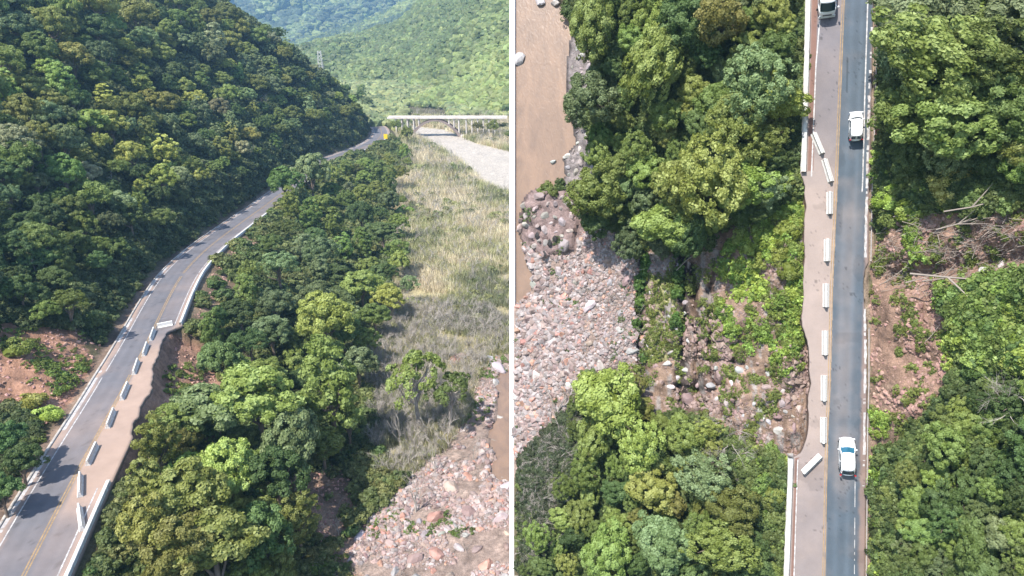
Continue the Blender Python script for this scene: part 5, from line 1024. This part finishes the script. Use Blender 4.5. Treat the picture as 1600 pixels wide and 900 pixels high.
P_LL = [(905, 590), (1000, 590), (1010, 650), (1100, 660), (1130, 720), (1100, 800), (1180, 850), (1200, 930), (800, 930), (830, 860), (880, 760), (900, 700)]
P_UR = [(1398, -30), (1660, -30), (1660, 270), (1560, 260), (1480, 250), (1412, 230), (1400, 130)]
P_LR = [(1660, 590), (1600, 600), (1560, 612), (1510, 628), (1472, 665), (1432, 705), (1415, 740), (1418, 930), (1660, 930)]
for poly, wts, kw, whr, lo_, hi_ in ((P_UL, dict(mid=4, dark=3, grey=2, bright=2, olive=1), dict(round=4, feather=3, broad=2), 'in the wood between the river and the upper road', 26, 46), (P_LL, dict(mid=4, dark=3, bright=1.5, olive=2), dict(round=4, feather=3, broad=1), 'in the wood at the lower left of the tract', 24, 42),
                                  (P_UR, dict(mid=4, dark=4, grey=2, bright=1), dict(round=4, feather=3, broad=2), 'on the hillside right of the upper road', 28, 50), (P_LR, dict(dark=5, mid=5, grey=1), dict(round=4, feather=4, broad=1), 'in the dark wood right of the lower road', 26, 46)):
    pts = fill_px(poly, lambda a, b: rs.uniform(lo_, hi_), 3500, dn_); dn_ += pts
    for x, y, s in pts: treeR(x, y, s * .66, pick(kw), pick(wts), whr, 'trees ' + whr)
P_SH = [((1100, 660), (1225, 700), (1228, 900), (1190, 900), (1150, 800)), ((1485, 465), (1620, 450), (1620, 570), (1510, 560), (1500, 500)), ((1385, 250), (1480, 250), (1600, 270), (1600, 310), (1450, 325), (1390, 340)), ((1190, 250), (1255, 260), (1250, 420), (1200, 420), (1150, 380))]
for i, pl in enumerate(P_SH):
    wh = ('beside the lower guard wall', 'in the bright thicket under the slip', 'on the bank above the slip', 'on the bright slope beside the closed lane')[i]
    for x, y, s in fill_px(pl, lambda a, b: rs.uniform(18, 34), 900): treeR(x, y, s * .55, 'shrub', pick((dict(lush=4, mid=2), dict(lush=4, bright=3, mid=1), dict(mid=3, lush=2, dark=1), dict(lush=5, bright=1))[i]), wh, 'bushes ' + wh)
# ground cover
x = rs.uniform(806, 1660, 90000); y = rs.uniform(-40, 945, 90000); h = base_h(x, y); wob = lambda k: 10 * vn(x, y, 20, k) + 6 * vn(x, y, 6, k + 1)
ip = lambda pl, k=70: inpoly(x + wob(k), y + wob(k + 4), pl)
onrd = (x > eL(y) - 5) & (x < eR(y) + 14) | (x < 813); onrd2 = (x > eL(y) - .5) & (x < eR(y) + 8); wtr = x < shore(y) + 3; bare_ = ip(R_GRAV) | ip(R_SLOPE) | ip(R_SLIP); LP = R(x, y, h)
thk = inpoly(x, y, [(1470, 455), (1620, 430), (1670, 430), (1670, 585), (1600, 575), (1520, 575), (1495, 520)])
k = thk & (rs.rand(len(x)) < .45); scatter('bright_thicket', 'bright lime green thicket below the uphill slip at the right edge', 'thicket', LP[k], rotz(k.sum(), .2), rs.uniform(.3, 1.2, k.sum()), BUSHLO, Mx=MR, icol=uc(k.sum(), x[k] / 4, y[k] / 4, (.09, .165, .035), (.25, .38, .06)))
k = ~onrd & ~wtr & ~bare_ & ~thk & (rs.rand(len(x)) < .30) & ~ip(R_SHORE)
scatter('tract_undergrowth', 'dark green undergrowth between the trees seen from above', 'undergrowth', LP[k], rotz(k.sum(), .2), rs.uniform(.25, .8, k.sum()), BUSHLO, Mx=MR, icol=uc(k.sum(), x[k] / 4, y[k] / 4, (.07, .12, .035), (.16, .23, .055)))
LUSH = [[(1120, 400), (1180, 330), (1255, 280), (1255, 560), (1240, 600), (1200, 560), (1140, 540), (1125, 480)], [(1160, 690), (1230, 720), (1228, 940), (1180, 940)], [(1366, 240), (1480, 250), (1500, 310), (1440, 370), (1400, 360), (1366, 340)], [(1362, 640), (1385, 640), (1400, 960), (1362, 960)], [(1420, 330), (1450, 330), (1440, 420), (1415, 420)], [(1460, 440), (1620, 430), (1620, 560), (1480, 570)]]
lu = np.zeros(len(x), bool)
for i, pl in enumerate(LUSH): lu |= ip(pl, 80 + i)
k = lu & ~onrd2 & (fbm(x, y, 26, 91) + .9 * fbm(x, y, 8, 92) > .12) & (rs.rand(len(x)) < .7)
scatter('bright_ground_cover', 'vivid green low ground cover on the slopes beside the straight road', 'ground cover', LP[k], rotz(k.sum(), .2), rs.uniform(.2, .7, k.sum()), COVER, Mx=MR, icol=uc(k.sum(), x[k] / 4, y[k] / 4, (.14, .26, .035), (.33, .48, .07)))
rib = ip([(1010, 430), (1062, 420), (1062, 560), (1012, 570)], 96) | ip([(1098, 470), (1130, 470), (1120, 560), (1100, 560)], 97)
k = ~onrd2 & ~wtr & (((ip(R_SLOPE) | ip(R_SLIP)) & (fbm(x, y, 18, 93) > .16) & (rs.rand(len(x)) < .5)) | (rib & (fbm(x, y, 10, 94) > -.05) & (rs.rand(len(x)) < .8)))
scatter('slip_weeds', 'small olive and green weeds dotted over the bare slopes', 'weeds', LP[k], rotz(k.sum(), .2), rs.uniform(.2, .55, k.sum()), COVER + GRASS, (.17, .23, .045), MR)
k = ~onrd2 & ~wtr & ip(R_GRAV) & (fbm(x, y, 22, 95) > .27) & (rs.rand(len(x)) < .2)
scatter('gravel_weeds', 'small green plants between the river stones seen from above', 'weeds', LP[k], rotz(k.sum(), .2), rs.uniform(.2, .5, k.sum()), COVER, (.11, .18, .05), MR)
crv = (np.abs(x - lineat([(1008, 400), (1000, 470), (998, 545), (1010, 580)])(y)) < 5) & (y > 390) & (y < 560) | (np.abs(x - lineat([(1062, 380), (1062, 560)])(y)) < 6) & (y > 370) & (y < 545); k = crv & (rs.rand(len(x)) < .5) & (vn(x, y, 16, 98) > -.05)
scatter('crevice_plants', 'green plants growing in the crevices of the rock ribs', 'plants', LP[k], rotz(k.sum(), .2), rs.uniform(.3, .7, k.sum()), BUSHLO, (.085, .18, .03), MR)
# stones on the tract
x = np.concatenate([rs.uniform(806, 1010, 45000), rs.uniform(1000, 1275, 22000), rs.uniform(1360, 1650, 22000)]); y = np.concatenate([rs.uniform(280, 780, 45000), rs.uniform(380, 720, 22000), rs.uniform(300, 680, 22000)]); h = base_h(x, y); LP = R(x, y, h); n = len(x)
onrd = (x > eL(y) - 1) & (x < eR(y) + 6); wtr = x < shore(y) - 1
gp = fbm(x, y, 30, 87) + .25 * rs.normal(size=n) > -.13
g1 = gp & ip(R_GRAV, 40) & ~ip(R_ROCKR, 41) & ~wtr; g2 = ip(R_SLOPE, 43) & ~onrd & (rs.rand(n) < np.clip(.4 + fbm(x, y, 30, 90) * 1.2, .05, .8)); g3 = ip(R_SLIP, 44) & ~onrd & (rs.rand(n) < np.clip(.35 + fbm(x, y, 30, 89) * 1.2, .05, .8))
s = (.075 + .50 * rs.rand(n) ** 3.4) * np.clip(1 + 1.3 * fbm(x, y, 55, 88), .5, 1.7); q = rs.rand(n)
for m_, cc, nm, lab, ss in ((g1 & (q < .48), (.235, .18, .155), 'gravel_stones', 'pinkish stones of the gravel bar seen from above', 1.), (g1 & (q >= .48) & (q < .92), (.265, .23, .215), 'pale_gravel_stones', 'pale stones of the gravel bar seen from above', 1.), (g1 & (q >= .92), (.34, .20, .13), 'orange_gravel_stones', 'rust-coloured stones of the gravel bar seen from above', 1.),
                         (g2, (.20, .145, .115), 'slope_rubble', 'brown rubble on the washed slope below the road', .8), (g3, (.25, .16, .115), 'slip_rubble', 'reddish rubble of the slip on the uphill side', .62)):
    scatter(nm, lab, 'stones', LP[m_] - np.array([0, 0, 1.]) * (.35 * s[m_] * ss * (ss < .9))[:, None], rotz(m_.sum(), .4), s[m_] * ss, ROCKS_LO, cc, MR)
RO = 0
def boulderR(px, py, spx, ci, where, group, lab=None, up=.0):
    b = groundR(px, py, up); rv = lab and ('in the river' in lab or 'of the river' in lab or 'shallow' in lab); boulder(MR @ Matrix.Translation((b[0], b[1], b[2] + (.6 if rv else 0))), spx / 14.3, ci, where, group, lab)
for a, b, s in fill_px([(808, 480), (840, 440), (900, 400), (985, 395), (990, 560), (900, 610), (850, 690), (808, 720)], lambda a, b: rs.choice([13, 16, 20, 26], p=[.4, .3, .2, .1]), 330): boulderR(a, b, s * .50, rs.choice(4, p=[.34, .24, .08, .34]), 'on the gravel bar beside the river', 'boulders on the gravel bar')
for a, b, s in fill_px([(895, 70), (925, 80), (922, 120), (905, 150), (915, 200), (935, 240), (925, 290), (888, 285), (885, 240), (905, 220), (890, 170)], lambda a, b: rs.choice([7, 10, 14]), 400): boulderR(a, b, s * .6, rs.choice([1, 3, 3]), 'on the narrow shore under the trees', 'boulders on the shore')
for a, b, s in fill_px([(1010, 400), (1060, 400), (1060, 435), (1100, 560), (1170, 560), (1240, 590), (1255, 680), (1200, 690), (1060, 640), (1000, 600), (1000, 560)], lambda a, b: rs.choice([9, 13, 18]), 300): boulderR(a, b, s * .45, rs.choice([0, 3, 1]), 'on the washed slope below the road', 'boulders on the washed slope')
for a, b, s, ci, lab in ((921, 476, 17, 1, 'large pale grey boulder in the middle of the gravel bar'), (811, 95, 14, 1, 'pale rock standing in the river at the left edge'), (845, 2, 11, 1, 'grey rock at the top of the river'), (868, 5, 9, 1, 'smaller grey rock at the top of the river'), (866, 254, 6, 1, 'small pale rock in the shallow water'), (1543, 427, 11, 1, 'grey block in the uphill gully'), (1564, 416, 8, 1, 'smaller pale block in the uphill gully'), (1580, 496, 9, 2, 'tan boulder in the bright thicket'), (1501, 524, 8, 2, 'tan boulder at the lower end of the slip'), (1078, 625, 14, 0, 'pink rock slab at the foot of the washed slope'), (1124, 588, 15, 0, 'pinkish rock ledge on the washed slope'), (835, 445, 12, 1, 'pale rock at the river bend'), (838, 586, 12, 1, 'round pale stone at the left edge of the gravel bar'), (1232, 716, 0, 0, None)):
    if lab: boulderR(a, b, s, ci, '', 'single boulders of the tract', lab, .0 if 'river' not in lab else .3)
for a, b, s in fill_px([(820, 308), (860, 298), (892, 304), (900, 345), (893, 385), (850, 398), (828, 378), (820, 340)], lambda a, b: rs.choice([9, 13, 18, 24]), 400): boulderR(a, b, s * .55, 3, 'on the rocky river bend', 'boulders on the rocky river bend', None, -.25 * s / 14.3)
for a, b, w_ in ((839, 368, 'left'), (867, 372, 'right'), (850, 398, 'lowest'), (858, 380, 'middle')):
    p_ = groundR(a, b, .3); o = link('hole_patch', rock_mesh(90 + a, 2)); o.matrix_world = MR @ Matrix.Translation((p_[0], p_[1], p_[2] + .28)) @ Matrix.Diagonal((.32, .6, .12, 1)); o.color = (.02, .018, .016, 1); tag(o, 'small black shade patch for a hole in the river bend rock, %s of four' % w_, 'rock', 'dark hole patches on the river bend')  # flattened black stones stand in for the dark inside of rock holes
# dead wood
def stickR(px, py, lpx, ang, lab, name='fallen_trunk', th=1., mat=None):
    b = groundR(px, py, .25); o = link(name, STICK[rs.randint(4)]); L_ = lpx / 14.3; o.matrix_world = MR @ Matrix.Translation((b[0], b[1], b[2] + .35)) @ Matrix.Rotation(math.radians(ang), 4, 'Z') @ Matrix.Rotation(-.05, 4, 'Y') @ Matrix.Diagonal((L_, L_, L_ * th, 1)); tag(o, lab, 'fallen trunk', 'fallen trunks and branches'); o.scale = (o.scale[0], o.scale[1] * .8, o.scale[2] * .7)
for a, b, l, an, lab in ((1540, 434, 170, -4, 'long grey trunk lying in the uphill gully'), (1500, 428, 90, 12, 'shorter grey trunk crossing the gully trunk'), (1470, 424, 90, 20, 'thin grey trunk at the lower end of the gully'), (1560, 312, 120, 12, 'pale trunk lying above the slip at the right edge'), (1530, 338, 100, 18, 'grey trunk under the pale one above the slip'), (1445, 360, 60, -25, 'thin branch above the reddish scree'), (1410, 420, 60, 40, 'thin branch beside the kerb gap'), (1465, 510, 50, 55, 'bent branch below the slip'),
                      (1545, 645, 80, 25, 'pale bare trunk over the dark wood'), (1530, 638, 60, 30, 'second pale bare trunk over the dark wood'), (1555, 232, 70, 55, 'white leaning trunk at the right edge'), (1580, 238, 50, 50, 'second white leaning trunk at the right edge'), (1570, 265, 90, -35, 'white trunk slanting down to the right edge'), (1000, 332, 60, 10, 'white bare branch above the rock ribs'), (985, 440, 80, 65, 'grey dead branches beside the rock rib'), (960, 455, 60, 50, 'grey dead twigs on the gravel bar'), (1125, 355, 60, 45, 'brown branch below the brightest trees'), (1160, 330, 60, 30, 'yellowish branch beside the slope'), (1125, 820, 45, -75, 'pale broken trunk on the brown earth patch'), (1090, 395, 90, 40, 'thin trunk lying on the slope')):
    stickR(a, b, l, an, lab)
def bareR(px, py, rpx, lab, tilt=(.9, 0), rz=0, mat=None):
    s = rpx / 14.3 / 1.6; b = groundR(px, py, .3); o = link('bare_tree', DEAD[rs.randint(3)]); o.matrix_world = MR @ Matrix.Translation((b[0], b[1], b[2])) @ Matrix.Rotation(rz, 4, 'Z') @ Matrix.Rotation(tilt[0], 4, 'Y') @ Matrix.Diagonal((s, s, s, 1)); tag(o, lab, 'bare tree', 'bare bushes on the tract')
for i, (a, b) in enumerate(((834, 740), (838, 705), (850, 690), (868, 655), (832, 790), (845, 770), (840, 840), (860, 730), (835, 830), (875, 690), (845, 715), (880, 640), (838, 870), (850, 860))): bareR(a, b, rs.uniform(45, 75), 'grey leafless bush leaning toward the stones, %s' % ('topmost of its bank', 'upper part of the bank', 'middle of the bank', 'lower part of the bank')[min(3, max(0, int((b - 640) / 50)))], (1.25, 0), math.radians(rs.uniform(40, 75)))
for a, b in ((1125, 660), (1140, 685), (1115, 690), (1150, 710), (1105, 665), (1130, 720)): bareR(a, b, rs.uniform(28, 45), 'brown leafless bush at the foot of the washed slope', (.6, 0), rs.rand() * 6)
for a, b in ((1590, 630), (1600, 660), (1575, 640)): bareR(a, b, 50, 'grey leafless crown in the dark wood at the right edge', (.5, 0), rs.rand() * 6)
for a, b in ((960, 165), (968, 172)): bareR(a, b, 30, 'whitish leafless crown near the river trees', (.5, 0), rs.rand() * 6)
x = rs.uniform(806, 900, 2500); y = rs.uniform(640, 940, 2500); k = inpoly(x, y, [(817, 715), (850, 680), (890, 640), (895, 760), (850, 860), (830, 940), (817, 940)]); h = base_h(x, y)
scatter('bank_scrub', 'dark green scrub under the slanting leafless bushes', 'scrub', R(x, y, h)[k], rotz(k.sum(), .3), rs.uniform(.4, .9, k.sum()), BUSHLO + TWIG, (.07, .10, .045), MR)
x = rs.uniform(1085, 1170, 600); y = rs.uniform(620, 800, 600); h = base_h(x, y); k = inpoly(x, y, [(1095, 640), (1150, 660), (1165, 720), (1140, 790), (1110, 720)]) & (rs.rand(600) < .5)
scatter('dry_twigs', 'brown dry twigs heaped at the foot of the washed slope', 'twigs', R(x, y, h)[k], rotz(k.sum(), .7), rs.uniform(.4, .9, k.sum()), TWIG, (1, 1, 1), MR)
x = np.concatenate([rs.uniform(1380, 1640, 350), rs.uniform(900, 1010, 260)]); y = np.concatenate([rs.uniform(330, 460, 350), rs.uniform(390, 600, 260)]); h = base_h(x, y)
scatter('scattered_branches', 'grey broken branches strewn over the slip and the gravel', 'branches', R(x, y, h + .1), np.stack([0 * x, 0 * x, rs.normal(size=len(x)) * .5 + .3], -1), rs.uniform(.8, 2.6, len(x)), STICK, (1, 1, 1), MR)
build_trees(300)
bpy.context.view_layer.update()
#@@HAZE
# ---- air
m, n, out = newmat('air'); vp = nd(n, 'ShaderNodeVolumePrincipled'); vp.inputs['Color'].default_value = (.36, .66, 1, 1); vp.inputs['Density'].default_value = .00023; vp.inputs['Anisotropy'].default_value = .2
n.links.new(vp.outputs[0], out.inputs['Volume']); bm = bmesh.new(); bx(bm, -4010, 4010, -1510, 6010, -61.5, 620); tag(link('haze', bm_mesh('haze', bm), m), 'thin bluish haze filling the valley air', None, None, 'stuff')
